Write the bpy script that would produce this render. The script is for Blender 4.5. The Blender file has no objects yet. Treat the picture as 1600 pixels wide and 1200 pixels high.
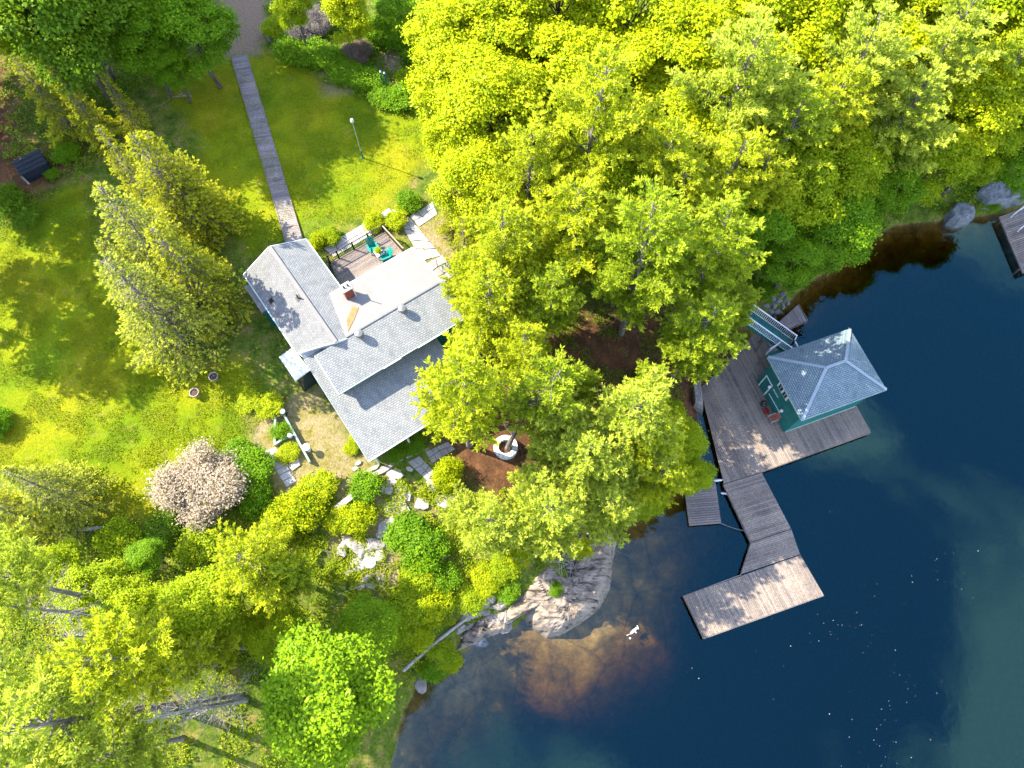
import bpy, math, random
import numpy as np
from mathutils import Vector

random.seed(7)
RNG = np.random.default_rng(11)
scn = bpy.context.scene
COL = scn.collection
R = math.radians

# ------------------------------------------------------------------ camera
CAM_H, PITCH, FPX = 57.0, 22.0, 1110.0
cam = bpy.data.cameras.new('camera')
cam.sensor_width = 36.0
cam.lens = 36.0 * FPX / 1600.0
cam.clip_start, cam.clip_end = 0.5, 2000
camo = bpy.data.objects.new('camera', cam)
COL.objects.link(camo)
camo.location = (0, 0, CAM_H)
camo.rotation_euler = (R(PITCH), 0, 0)
scn.camera = camo

# ------------------------------------------------------------------ sky, sun, exposure
SUN_EL, SUN_AZ = 41.0, 159.0            # azimuth counted from +x, where the light comes from
world = bpy.data.worlds.new('World')
scn.world = world
world.use_nodes = True
wn, wl = world.node_tree.nodes, world.node_tree.links
bg = wn['Background']
sky = wn.new('ShaderNodeTexSky')
sky.sky_type = 'NISHITA'
sky.sun_disc = False
sky.sun_elevation = R(SUN_EL)
sky.sun_rotation = R((90 - SUN_AZ) % 360)
sky.ozone_density = 3.0
sky.dust_density = 0.2
# thin broken clouds over the whole sky (the lake mirrors them)
tc = wn.new('ShaderNodeTexCoord')
sep = wn.new('ShaderNodeSeparateXYZ')
wl.new(tc.outputs['Generated'], sep.inputs[0])
zmax = wn.new('ShaderNodeMath'); zmax.operation = 'MAXIMUM'; zmax.inputs[1].default_value = 0.06
wl.new(sep.outputs['Z'], zmax.inputs[0])
dv = []
for ax in 'XY':
    m = wn.new('ShaderNodeMath'); m.operation = 'DIVIDE'
    wl.new(sep.outputs[ax], m.inputs[0]); wl.new(zmax.outputs[0], m.inputs[1]); dv.append(m)
comb = wn.new('ShaderNodeCombineXYZ')
wl.new(dv[0].outputs[0], comb.inputs[0]); wl.new(dv[1].outputs[0], comb.inputs[1])
cn = wn.new('ShaderNodeTexNoise'); cn.inputs['Scale'].default_value = 2.3
cn.inputs['Detail'].default_value = 5; cn.inputs['Roughness'].default_value = 0.52; cn.inputs['Distortion'].default_value = 0.6
wl.new(comb.outputs[0], cn.inputs['Vector'])
cr = wn.new('ShaderNodeValToRGB')
cr.color_ramp.elements[0].position = 0.51; cr.color_ramp.elements[1].position = 0.60
cr.color_ramp.elements[0].color = (0, 0, 0, 1); cr.color_ramp.elements[1].color = (0.62, 0.62, 0.62, 1)
wl.new(cn.outputs['Fac'], cr.inputs[0])
cm = wn.new('ShaderNodeMixRGB'); cm.inputs[2].default_value = (5.4, 4.0, 3.4, 1)
wl.new(cr.outputs[0], cm.inputs[0]); wl.new(sky.outputs[0], cm.inputs[1])
wl.new(cm.outputs[0], bg.inputs['Color'])
bg.inputs['Strength'].default_value = 0.15

sun = bpy.data.lights.new('sun', 'SUN')
sun.energy = 3.6
sun.angle = R(0.5)
sun.color = (1.0, 0.88, 0.70)
suno = bpy.data.objects.new('sun', sun)
COL.objects.link(suno)
sd = Vector((math.cos(R(SUN_AZ)) * math.cos(R(SUN_EL)), math.sin(R(SUN_AZ)) * math.cos(R(SUN_EL)), math.sin(R(SUN_EL))))
suno.rotation_euler = sd.to_track_quat('Z', 'Y').to_euler()
suno.location = sd * 150

scn.view_settings.view_transform = 'Standard'
scn.view_settings.look = 'None'
scn.view_settings.gamma = 1.0
scn.view_settings.use_curve_mapping = False
scn.view_settings.exposure = 2.45
scn.render.engine = 'CYCLES'
scn.cycles.use_denoising = True
scn.cycles.max_bounces = 8
scn.cycles.transparent_max_bounces = 12
scn.cycles.caustics_reflective = False
scn.cycles.caustics_refractive = False
scn.cycles.sample_clamp_indirect = 6

# ------------------------------------------------------------------ helpers
_p = R(PITCH)
FW = np.array([0, math.sin(_p), -math.cos(_p)]); UP = np.array([0, math.cos(_p), math.sin(_p)]); RT = np.array([1., 0, 0])
EYE = np.array([0, 0, CAM_H])
def ray(px, py):
    return FW * FPX + RT * (px - 800) - UP * (py - 600)
def P(px, py, z=0.0):
    """survey helper: the place at height z that shows at this spot of the photograph"""
    d = ray(px, py)
    return EYE + d * ((z - CAM_H) / d[2])
def on_plane(px, py, a, b, c, off=0.0):
    n = np.cross(b - a, c - a); n /= np.linalg.norm(n)
    if n[2] < 0: n = -n
    d = ray(px, py)
    return EYE + d * (((a - EYE) @ n) / (d @ n)) + n * off
def V(*a): return np.array(a, float)
def unit(v): v = np.asarray(v, float); return v / np.linalg.norm(v)

def link(o, parent=None):
    COL.objects.link(o)
    if parent is not None: o.parent = parent
    return o
def tag(o, label=None, cat=None, group=None, kind=None):
    if label: o['label'] = label
    if cat: o['category'] = cat
    if group: o['group'] = group
    if kind: o['kind'] = kind
    return o
def empty(name, loc, label=None, cat=None, group=None):
    o = bpy.data.objects.new(name, None); COL.objects.link(o)
    o.location = loc; o.empty_display_size = 0.3
    return tag(o, label, cat, group)

def fast_mesh(name, verts, faces, mat=None, smooth=False):
    """verts Nx3 array, faces MxK array (all the same K)"""
    me = bpy.data.meshes.new(name)
    verts = np.ascontiguousarray(verts, np.float32); faces = np.ascontiguousarray(faces, np.int32)
    n, k = faces.shape
    me.vertices.add(len(verts)); me.vertices.foreach_set('co', verts.ravel())
    me.loops.add(n * k); me.loops.foreach_set('vertex_index', faces.ravel())
    me.polygons.add(n); me.polygons.foreach_set('loop_start', np.arange(0, n * k, k, dtype=np.int32))
    me.polygons.foreach_set('loop_total', np.full(n, k, np.int32))
    me.polygons.foreach_set('use_smooth', np.full(n, smooth, bool))
    me.update(calc_edges=True)
    if mat: me.materials.append(mat)
    return me

class MB:
    """collects shapes (world or local coordinates) into one mesh"""
    def __init__(s): s.v = []; s.f = []; s.uv = []
    def add(s, vs, fs, uvs=None):
        b = len(s.v); s.v += [tuple(map(float, q)) for q in vs]
        s.f += [tuple(b + i for i in f) for f in fs]
        s.uv += uvs if uvs else [None] * len(fs)
        return s
    def box(s, c, size, ax=None, az=None):
        """box centred at c, size along (ax, az x ax, az)"""
        ax = unit(ax) if ax is not None else V(1, 0, 0)
        az = unit(az) if az is not None else V(0, 0, 1)
        ay = unit(np.cross(az, ax)); az = np.cross(ax, ay)
        c = np.asarray(c, float); h = np.array(size) / 2
        vs = [c + ax * (i * h[0]) + ay * (j * h[1]) + az * (k * h[2]) for k in (-1, 1) for j in (-1, 1) for i in (-1, 1)]
        return s.add(vs, [(0, 2, 3, 1), (4, 5, 7, 6), (0, 1, 5, 4), (2, 6, 7, 3), (0, 4, 6, 2), (1, 3, 7, 5)])
    def beam(s, a, b, w, h, up=(0, 0, 1)):
        a = np.asarray(a, float); b = np.asarray(b, float); d = b - a; L = np.linalg.norm(d)
        up = np.asarray(up, float)
        if abs(unit(d) @ unit(up)) > 0.98: up = V(1, 0, 0)
        return s.box((a + b) / 2, (L, w, h), d, up - unit(d) * (up @ unit(d)))
    def prism(s, top, th, dirv=(0, 0, -1)):
        top = [np.asarray(q, float) for q in top]; n = len(top)
        dv = np.asarray(dirv, float) * th
        nn = sum((np.cross(top[i] - top[0], top[(i + 1) % n] - top[0]) for i in range(1, n - 1)), V(0, 0, 0))
        if nn @ np.asarray(dirv) > 0: top = top[::-1]
        vs = top + [q + dv for q in top]
        fs = [tuple(range(n)), tuple(range(2 * n - 1, n - 1, -1))] + [(i, i + n, (i + 1) % n + n, (i + 1) % n) for i in range(n)]
        return s.add(vs, fs)
    def tube(s, pts, rad, sides=6, cap=True):
        pts = [np.asarray(q, float) for q in pts]; n = len(pts)
        vs = []; ref = V(0.31, 0.95, 0.1)
        for i, q in enumerate(pts):
            t = unit(pts[min(i + 1, n - 1)] - pts[max(i - 1, 0)])
            a = np.cross(t, ref)
            if np.linalg.norm(a) < 0.1: a = np.cross(t, V(1, 0, 0))
            a = unit(a); b = np.cross(t, a)
            r = rad[i] if hasattr(rad, '__len__') else rad
            for k in range(sides):
                an = 2 * math.pi * k / sides
                vs.append(q + a * (r * math.cos(an)) + b * (r * math.sin(an)))
        fs = [(i * sides + k, i * sides + (k + 1) % sides, (i + 1) * sides + (k + 1) % sides, (i + 1) * sides + k)
              for i in range(n - 1) for k in range(sides)]
        if cap: fs += [tuple(range(sides))[::-1], tuple(range((n - 1) * sides, n * sides))]
        return s.add(vs, fs)
    def lathe(s, prof, c, sides=14, cap=True):
        c = np.asarray(c, float); vs = []
        for r, z in prof:
            for k in range(sides):
                a = 2 * math.pi * k / sides
                vs.append(c + V(r * math.cos(a), r * math.sin(a), z))
        n = len(prof)
        fs = [(i * sides + k, i * sides + (k + 1) % sides, (i + 1) * sides + (k + 1) % sides, (i + 1) * sides + k)
              for i in range(n - 1) for k in range(sides)]
        if cap: fs += [tuple(range(sides))[::-1], tuple(range((n - 1) * sides, n * sides))]
        return s.add(vs, fs)
    def build(s, name, mat, parent=None, origin=None, smooth=False, bevel=0.0):
        v = np.array(s.v, float)
        o_ = np.asarray(origin, float) if origin is not None else V(0, 0, 0)
        if parent is not None: o_ = np.array(parent_world(parent))
        me = bpy.data.meshes.new(name)
        me.from_pydata([tuple(q) for q in (v - o_)], [], s.f)
        if any(u is not None for u in s.uv):
            lay = me.uv_layers.new(name='UVMap')
            for pol, uv in zip(me.polygons, s.uv):
                if uv:
                    for li, q in zip(pol.loop_indices, uv): lay.data[li].uv = q
        if smooth:
            for pol in me.polygons: pol.use_smooth = True
        if mat: me.materials.append(mat)
        me.update()
        o = bpy.data.objects.new(name, me)
        if parent is not None: link(o, parent)
        else: COL.objects.link(o); o.location = o_
        if bevel:
            m = o.modifiers.new('bevel', 'BEVEL'); m.width = bevel; m.segments = 2; m.limit_method = 'ANGLE'
        return o
def parent_world(p):
    v = Vector((0, 0, 0))
    while p is not None: v = v + p.location; p = p.parent
    return v

# ------------------------------------------------------------------ materials
MATS = {}
def new_mat(name):
    m = bpy.data.materials.new(name); m.use_nodes = True; MATS[name] = m
    return m, m.node_tree.nodes, m.node_tree.links
def node(ns, typ, **kw):
    n = ns.new('ShaderNode' + typ)
    for k, v in kw.items():
        if k in n.inputs: n.inputs[k].default_value = v
        else: setattr(n, k, v)
    return n
def ramp(ns, stops):
    n = ns.new('ShaderNodeValToRGB'); e = n.color_ramp.elements
    while len(e) < len(stops): e.new(0.5)
    for x, (p, c) in zip(e, stops): x.position = p; x.color = (*c, 1)
    return n
def plain(name, col, rough=0.7, var=0.15, scale=6.0, bump=0.0, metal=0.0, spec=0.3):
    m, ns, ls = new_mat(name); b = ns['Principled BSDF']
    b.inputs['Roughness'].default_value = rough; b.inputs['Metallic'].default_value = metal
    b.inputs['Specular IOR Level'].default_value = spec
    c = node(ns, 'TexCoord'); n = node(ns, 'TexNoise', Scale=scale, Detail=5.0)
    ls.new(c.outputs['Object'], n.inputs['Vector'])
    r = ramp(ns, [(0.3, tuple(x * (1 - var) for x in col)), (0.7, tuple(min(1, x * (1 + var)) for x in col))])
    ls.new(n.outputs['Fac'], r.inputs[0]); ls.new(r.outputs[0], b.inputs['Base Color'])
    if bump:
        bp = node(ns, 'Bump', Strength=bump, Distance=0.05)
        ls.new(n.outputs['Fac'], bp.inputs['Height']); ls.new(bp.outputs[0], b.inputs['Normal'])
    return m

def wood_mat(name, c0, c1, worn, scale=1.0):
    """weathered board: every plank its own tone, grain along it, pale worn patches"""
    m, ns, ls = new_mat(name); b = ns['Principled BSDF']
    b.inputs['Roughness'].default_value = 0.8; b.inputs['Specular IOR Level'].default_value = 0.15
    oi = node(ns, 'ObjectInfo'); geo = node(ns, 'NewGeometry')
    r1 = ramp(ns, [(0, c0), (1, c1)]); ls.new(oi.outputs['Random'], r1.inputs[0])
    n1 = node(ns, 'TexNoise', Scale=0.55 * scale, Detail=6.0, Roughness=0.65)
    ls.new(geo.outputs['Position'], n1.inputs['Vector'])
    r2 = ramp(ns, [(0.42, (0, 0, 0)), (0.68, (1, 1, 1))]); ls.new(n1.outputs['Fac'], r2.inputs[0])
    mx = node(ns, 'MixRGB'); mx.inputs[2].default_value = (*worn, 1)
    k = node(ns, 'Math', operation='MULTIPLY'); k.inputs[1].default_value = 0.55
    ls.new(r2.outputs[0], k.inputs[0]); ls.new(k.outputs[0], mx.inputs[0]); ls.new(r1.outputs[0], mx.inputs[1])
    n2 = node(ns, 'TexNoise', Scale=9.0, Detail=4.0); ls.new(geo.outputs['Position'], n2.inputs['Vector'])
    r3 = ramp(ns, [(0.3, (0.66, 0.66, 0.66)), (0.7, (1.15, 1.15, 1.15))]); ls.new(n2.outputs['Fac'], r3.inputs[0])
    mu = node(ns, 'MixRGB', blend_type='MULTIPLY'); mu.inputs[0].default_value = 1
    ls.new(mx.outputs[0], mu.inputs[1]); ls.new(r3.outputs[0], mu.inputs[2])
    ls.new(mu.outputs[0], b.inputs['Base Color'])
    return m
wood_mat('dock_wood', (0.13, 0.112, 0.10), (0.24, 0.205, 0.175), (0.33, 0.27, 0.205))
wood_mat('dark_wood', (0.12, 0.095, 0.082), (0.22, 0.185, 0.165), (0.27, 0.235, 0.21))
wood_mat('walk_wood', (0.17, 0.155, 0.155), (0.25, 0.23, 0.225), (0.33, 0.28, 0.25))
wood_mat('deck_wood', (0.15, 0.13, 0.125), (0.23, 0.20, 0.185), (0.34, 0.265, 0.18))

def shingle_mat(name, base, dark, gap=0.5):
    m, ns, ls = new_mat(name); b = ns['Principled BSDF']
    b.inputs['Roughness'].default_value = 0.85; b.inputs['Specular IOR Level'].default_value = 0.2
    uv = node(ns, 'UVMap')
    br = node(ns, 'TexBrick', Scale=1.0); br.offset = 0.5
    br.inputs['Brick Width'].default_value = 0.27; br.inputs['Row Height'].default_value = 0.155
    br.inputs['Mortar Size'].default_value = 0.022; br.inputs['Mortar Smooth'].default_value = 0.2
    br.inputs['Bias'].default_value = 0.0
    br.inputs['Color1'].default_value = (*base, 1)
    br.inputs['Color2'].default_value = (*[x * 0.78 for x in base], 1)
    br.inputs['Mortar'].default_value = (*dark, 1)
    ls.new(uv.outputs[0], br.inputs['Vector'])
    mp = node(ns, 'Mapping'); mp.inputs['Scale'].default_value = (1.5, 0.45, 1); ls.new(uv.outputs[0], mp.inputs['Vector'])
    n = node(ns, 'TexNoise', Scale=0.9, Detail=7.0, Roughness=0.75); ls.new(mp.outputs[0], n.inputs['Vector'])
    r = ramp(ns, [(0.3, (0.66, 0.69, 0.70)), (0.5, (0.98, 0.98, 0.98)), (0.7, (1.14, 1.11, 1.06))]); ls.new(n.outputs['Fac'], r.inputs[0])
    g = node(ns, 'TexNoise', Scale=26.0, Detail=2.0); ls.new(uv.outputs[0], g.inputs['Vector'])
    r2 = ramp(ns, [(0.3, (0.78, 0.78, 0.78)), (0.7, (1.18, 1.18, 1.18))]); ls.new(g.outputs['Fac'], r2.inputs[0])
    m1 = node(ns, 'MixRGB', blend_type='MULTIPLY'); m1.inputs[0].default_value = 1
    m2 = node(ns, 'MixRGB', blend_type='MULTIPLY'); m2.inputs[0].default_value = 1
    ls.new(br.outputs['Color'], m1.inputs[1]); ls.new(r.outputs[0], m1.inputs[2])
    ls.new(m1.outputs[0], m2.inputs[1]); ls.new(r2.outputs[0], m2.inputs[2])
    ls.new(m2.outputs[0], b.inputs['Base Color'])
    bp = node(ns, 'Bump', Strength=0.7, Distance=0.02); bp.invert = True
    ls.new(br.outputs['Fac'], bp.inputs['Height']); ls.new(bp.outputs[0], b.inputs['Normal'])
    return m
shingle_mat('shingle', (0.27, 0.285, 0.285), (0.14, 0.155, 0.165))
shingle_mat('shingle_plain', (0.18, 0.187, 0.19), (0.125, 0.13, 0.135))
shingle_mat('shingle_boat', (0.185, 0.25, 0.28), (0.06, 0.095, 0.12))  # tree shade put into the base colour: darker and bluer than the shingles
plain('felt_roof', (0.172, 0.172, 0.168), 0.9, 0.07, 1.3)
plain('white_paint', (0.60, 0.61, 0.62), 0.5, 0.05, 3)
plain('rail_white', (0.58, 0.63, 0.67), 0.5, 0.05, 3)
plain('teal_wall', (0.012, 0.125, 0.105), 0.6, 0.2, 1.5)
plain('green_paint', (0.012, 0.115, 0.10), 0.55, 0.18, 2.5)
plain('dark_glass', (0.02, 0.03, 0.035), 0.08, 0.1, 2, spec=0.6)
plain('fascia', (0.33, 0.42, 0.41), 0.5, 0.06, 3)
plain('brick', (0.22, 0.06, 0.04), 0.85, 0.3, 9, 0.3)
plain('mortar_cap', (0.42, 0.40, 0.35), 0.8, 0.08, 4)
plain('rust_tin', (0.27, 0.125, 0.04), 0.6, 0.25, 3)
plain('black_metal', (0.018, 0.02, 0.022), 0.5, 0.2, 5)
plain('grey_metal', (0.16, 0.17, 0.17), 0.4, 0.1, 5, metal=0.3)
plain('turquoise', (0.0, 0.22, 0.18), 0.5, 0.1, 5)
plain('terracotta', (0.34, 0.30, 0.25), 0.8, 0.15, 6)
plain('soil', (0.06, 0.04, 0.03), 0.95, 0.3, 12)
plain('red_plastic', (0.22, 0.012, 0.012), 0.4, 0.1, 5)
plain('pale_wood', (0.34, 0.25, 0.19), 0.7, 0.2, 8)
plain('bright_red_wood', (0.30, 0.11, 0.075), 0.7, 0.2, 8)
plain('navy_tarp', (0.012, 0.018, 0.03), 0.6, 0.4, 6, 0.5)
plain('rope', (0.22, 0.22, 0.20), 0.8, 0.1, 5)
plain('lamp_green', (0.015, 0.13, 0.12), 0.5, 0.1, 5)
plain('timber_green', (0.22, 0.30, 0.24), 0.8, 0.2, 5)
plain('bleached_wood', (0.28, 0.26, 0.23), 0.85, 0.25, 5, 0.3)

def stone_mat(name, cols, scale, bump=0.6, lichen=(0.09, 0.10, 0.09), crack=0.5):
    m, ns, ls = new_mat(name); b = ns['Principled BSDF']
    b.inputs['Roughness'].default_value = 0.85; b.inputs['Specular IOR Level'].default_value = 0.2
    g = node(ns, 'NewGeometry')
    n = node(ns, 'TexNoise', Scale=scale, Detail=8.0, Roughness=0.65, Distortion=0.4); ls.new(g.outputs['Position'], n.inputs['Vector'])
    r = ramp(ns, [(0.32, cols[0]), (0.5, cols[1]), (0.7, cols[2])]); ls.new(n.outputs['Fac'], r.inputs[0])
    n2 = node(ns, 'TexNoise', Scale=scale * 3.4, Detail=6.0, Roughness=0.7); ls.new(g.outputs['Position'], n2.inputs['Vector'])
    r2 = ramp(ns, [(0.56, (0, 0, 0)), (0.66, (1, 1, 1))]); ls.new(n2.outputs['Fac'], r2.inputs[0])
    k = node(ns, 'Math', operation='MULTIPLY'); k.inputs[1].default_value = crack; ls.new(r2.outputs[0], k.inputs[0])
    mx = node(ns, 'MixRGB'); mx.inputs[2].default_value = (*lichen, 1)
    ls.new(k.outputs[0], mx.inputs[0]); ls.new(r.outputs[0], mx.inputs[1]); ls.new(mx.outputs[0], b.inputs['Base Color'])
    bp = node(ns, 'Bump', Strength=bump, Distance=0.15)
    ls.new(n2.outputs['Fac'], bp.inputs['Height']); ls.new(bp.outputs[0], b.inputs['Normal'])
    return m
stone_mat('granite', ((0.15, 0.145, 0.135), (0.24, 0.22, 0.20), (0.33, 0.30, 0.26)), 1.1)
stone_mat('dark_granite', ((0.07, 0.085, 0.095), (0.14, 0.155, 0.165), (0.23, 0.24, 0.24)), 1.4, crack=0.8)
stone_mat('flagstone', ((0.24, 0.22, 0.20), (0.33, 0.30, 0.275), (0.40, 0.36, 0.33)), 1.5, 0.25, (0.22, 0.2, 0.17), 0.4)
stone_mat('paving', ((0.18, 0.175, 0.17), (0.25, 0.24, 0.235), (0.31, 0.30, 0.29)), 2.5, 0.2, (0.12, 0.13, 0.10), 0.5)
stone_mat('concrete', ((0.31, 0.295, 0.28), (0.38, 0.365, 0.35), (0.43, 0.415, 0.40)), 1.2, 0.1, (0.30, 0.29, 0.24), 0.35)

def bark_mat(name, c0, c1):
    m, ns, ls = new_mat(name); b = ns['Principled BSDF']
    b.inputs['Roughness'].default_value = 0.95; b.inputs['Specular IOR Level'].default_value = 0.1
    t = node(ns, 'TexCoord'); mp = node(ns, 'Mapping'); mp.inputs['Scale'].default_value = (9, 9, 1.6)
    ls.new(t.outputs['Object'], mp.inputs['Vector'])
    n = node(ns, 'TexNoise', Scale=1.0, Detail=5.0); ls.new(mp.outputs[0], n.inputs['Vector'])
    r = ramp(ns, [(0.35, c0), (0.68, c1)]); ls.new(n.outputs['Fac'], r.inputs[0]); ls.new(r.outputs[0], b.inputs['Base Color'])
    bp = node(ns, 'Bump', Strength=0.6, Distance=0.06); ls.new(n.outputs['Fac'], bp.inputs['Height']); ls.new(bp.outputs[0], b.inputs['Normal'])
    return m
bark_mat('bark', (0.06, 0.05, 0.042), (0.15, 0.13, 0.115))
bark_mat('grey_bark', (0.11, 0.10, 0.09), (0.23, 0.21, 0.19))

bark_mat('dead_wood', (0.16, 0.148, 0.135), (0.32, 0.30, 0.27))

def leaf_mat(name, dark, mid, tip, trans=0.45):
    """leaf tone from the leaf's own tint; the tree's own tone comes with the object colour"""
    m, ns, ls = new_mat(name)
    ns.remove(ns['Principled BSDF']); out = ns['Material Output']
    at = node(ns, 'Attribute', attribute_name='tint')
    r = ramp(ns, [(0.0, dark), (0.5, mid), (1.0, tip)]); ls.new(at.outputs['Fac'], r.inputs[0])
    oi = node(ns, 'ObjectInfo')
    mu = node(ns, 'MixRGB', blend_type='MULTIPLY'); mu.inputs[0].default_value = 1
    ls.new(r.outputs[0], mu.inputs[1]); ls.new(oi.outputs['Color'], mu.inputs[2])
    d = node(ns, 'BsdfDiffuse'); t = node(ns, 'BsdfTranslucent'); g = node(ns, 'BsdfGlossy', Roughness=0.45)
    g.inputs['Color'].default_value = (1, 1, 0.9, 1)
    ls.new(mu.outputs[0], d.inputs['Color']); ls.new(mu.outputs[0], t.inputs['Color'])
    gn = node(ns, 'NewGeometry'); ad = node(ns, 'VectorMath', operation='ADD'); ad.inputs[1].default_value = (0, 0, 0.9); nz = node(ns, 'VectorMath', operation='NORMALIZE')
    ls.new(gn.outputs['Normal'], ad.inputs[0]); ls.new(ad.outputs[0], nz.inputs[0]); ls.new(nz.outputs[0], d.inputs['Normal'])
    mx = node(ns, 'MixShader'); mx.inputs[0].default_value = trans
    ls.new(d.outputs[0], mx.inputs[1]); ls.new(t.outputs[0], mx.inputs[2])
    m2 = node(ns, 'MixShader'); m2.inputs[0].default_value = 0.006
    ls.new(mx.outputs[0], m2.inputs[1]); ls.new(g.outputs[0], m2.inputs[2]); ls.new(m2.outputs[0], out.inputs['Surface'])
    return m
leaf_mat('broadleaf', (0.12, 0.22, 0.008), (0.28, 0.36, 0.008), (0.45, 0.48, 0.012))
leaf_mat('pine_needles', (0.15, 0.26, 0.022), (0.34, 0.42, 0.026), (0.54, 0.56, 0.06))
leaf_mat('spruce_needles', (0.16, 0.20, 0.03), (0.38, 0.42, 0.035), (0.60, 0.60, 0.03))
leaf_mat('blossom', (0.17, 0.17, 0.06), (0.42, 0.35, 0.25), (0.56, 0.46, 0.39))

# ------------------------------------------------------------------ terrain
def seg_dist(pts, poly, closed=True):
    d = np.full(len(pts), 1e9)
    n = len(poly)
    for i in range(n if closed else n - 1):
        a = poly[i]; b = poly[(i + 1) % n]; ab = b - a
        t = np.clip(((pts - a) @ ab) / max(ab @ ab, 1e-9), 0, 1)
        d = np.minimum(d, np.hypot(*(pts - a - t[:, None] * ab).T))
    return d
def inside(pts, poly):
    x, y = pts[:, 0], pts[:, 1]; r = np.zeros(len(pts), bool); n = len(poly)
    for i in range(n):
        a = poly[i]; b = poly[(i + 1) % n]
        if a[1] == b[1]: continue
        c = ((a[1] > y) != (b[1] > y)) & (x < (b[0] - a[0]) * (y - a[1]) / (b[1] - a[1]) + a[0])
        r ^= c
    return r
def vnoise(x, y, s, seed=0):
    """cheap smooth value noise, -1..1"""
    x = np.asarray(x, float) * s; y = np.asarray(y, float) * s
    xi = np.floor(x).astype(np.int64); yi = np.floor(y).astype(np.int64); fx = x - xi; fy = y - yi
    fx = fx * fx * (3 - 2 * fx); fy = fy * fy * (3 - 2 * fy)
    def h(a, b):
        n = (a * 374761393 + b * 668265263 + seed * 974634777) & 0x7fffffff
        n = ((n ^ (n >> 13)) * 1274126177) & 0x7fffffff
        return ((n ^ (n >> 16)) & 0xffff) / 32767.5 - 1
    return (h(xi, yi) * (1 - fx) + h(xi + 1, yi) * fx) * (1 - fy) + (h(xi, yi + 1) * (1 - fx) + h(xi + 1, yi + 1) * fx) * fy

SHORE_PX = [(540, 1500), (585, 1300), (612, 1200), (628, 1120), (650, 1078), (690, 1052), (722, 1022), (745, 1000), (775, 988),
            (803, 985), (812, 970), (850, 968), (885, 978), (930, 948), (952, 905), (962, 850), (972, 812), (990, 815), (1030, 775), (1075, 745),
            (1096, 700), (1085, 620), (1120, 590), (1165, 545), (1185, 510), (1205, 492), (1228, 478), (1255, 448), (1300, 420),
            (1352, 378), (1400, 352), (1470, 345), (1530, 338), (1562, 334), (1600, 330), (1700, 300), (1900, 240)]
SHORE = np.array([P(x, y, 0)[:2] for x, y in SHORE_PX])
LAND = np.vstack([SHORE, [[600, 300], [600, 600], [-600, 600], [-600, -400], [SHORE[0][0], -400]]])
SHALLOWS = [P(a, b, 0)[:2] for a, b in ((700, 1065), (780, 1020), (870, 1010), (950, 960), (990, 880))]
LEDGE = P(900, 930, 0)[:2]
def hgt(x, y):
    x = np.atleast_1d(np.asarray(x, float)); y = np.atleast_1d(np.asarray(y, float))
    p = np.stack([x, y], 1)
    ins = inside(p, LAND); d = seg_dist(p, SHORE, False)
    zl = 6.3 * (1 - np.exp(-d / 14.0)) + 0.55 * (1 - np.exp(-d / 0.7))
    rough = np.clip(1 - d / 22, 0.1, 1)
    zl = zl + rough * (0.28 * vnoise(x, y, 0.35, 1) + 0.13 * vnoise(x, y, 1.1, 2)) * np.clip(d / 1.5, 0, 1)
    sh = np.max([np.exp(-((x - c[0]) ** 2 + (y - c[1]) ** 2) / (2 * 6.0 ** 2)) for c in SHALLOWS], 0)
    slope = 0.60 - 0.52 * sh
    zb = -0.12 - d * slope + 0.32 * vnoise(x, y, 0.33, 3) * np.clip(d / 2, 0, 1) + 0.13 * vnoise(x, y, 0.9, 4) * np.clip(d / 2, 0, 1)
    zb = np.maximum(np.minimum(zb, -0.08), -7)
    return np.where(ins, zl, zb)
def H1(x, y): return float(hgt(x, y)[0])
def G(px, py, off=0.0):
    """point of the terrain that shows at this spot of the photograph"""
    z = 4.0
    for _ in range(8):
        q = P(px, py, z); z = 0.4 * z + 0.6 * H1(q[0], q[1])
    q = P(px, py, z); q[2] = H1(q[0], q[1]) + off
    return q
def axis(lo, hi, step):
    a = np.arange(lo, hi + step, step); o = [3, 8, 16, 32, 64, 110, 180, 300]
    return np.concatenate([[lo - k for k in o[::-1]], a, [a[-1] + k for k in o]])
gx, gy = axis(-52, 58, 0.33), axis(-13, 74, 0.33)
XX, YY = np.meshgrid(gx, gy)
tx, ty = XX.ravel(), YY.ravel()
tz = hgt(tx, ty)
tp = np.stack([tx, ty], 1)
def zone(px_poly, z=5.6, soft=0.8, wob=1.0, seed=5):
    poly = np.array([P(a, b, z)[:2] for a, b in px_poly])
    d = seg_dist(tp, poly) * np.where(inside(tp, poly), 1, -1)
    d = d + wob * (vnoise(tx, ty, 0.5, seed) * 0.6 + vnoise(tx, ty, 1.3, seed + 1) * 0.4)
    return np.clip(d / soft * 0.5 + 0.5, 0, 1)
lawn = np.maximum(
    zone([(395, 95), (440, 92), (520, 140), (570, 165), (640, 185), (710, 175), (700, 230), (640, 290), (600, 335), (480, 372), (445, 385),
          (400, 400), (330, 330), (300, 200), (255, 140), (330, 108)]),
    zone([(-300, 390), (0, 372), (60, 330), (130, 300), (200, 520), (300, 570), (395, 565), (425, 620), (395, 660), (375, 705), (300, 725),
          (262, 805), (180, 822), (60, 770), (0, 745), (-300, 700)]))
duff = np.maximum(
    zone([(690, 600), (860, 500), (1000, 470), (1200, 440), (1165, 545), (1090, 700), (980, 745), (800, 790), (700, 745), (690, 700)], 4.0, 1.2, 1.0, 9),
    zone([(-50, 20), (20, 20), (60, 250), (130, 235), (110, 160), (180, 220), (60, 330), (-50, 300)], 5.8, 1.5, 1.4, 12))
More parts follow.
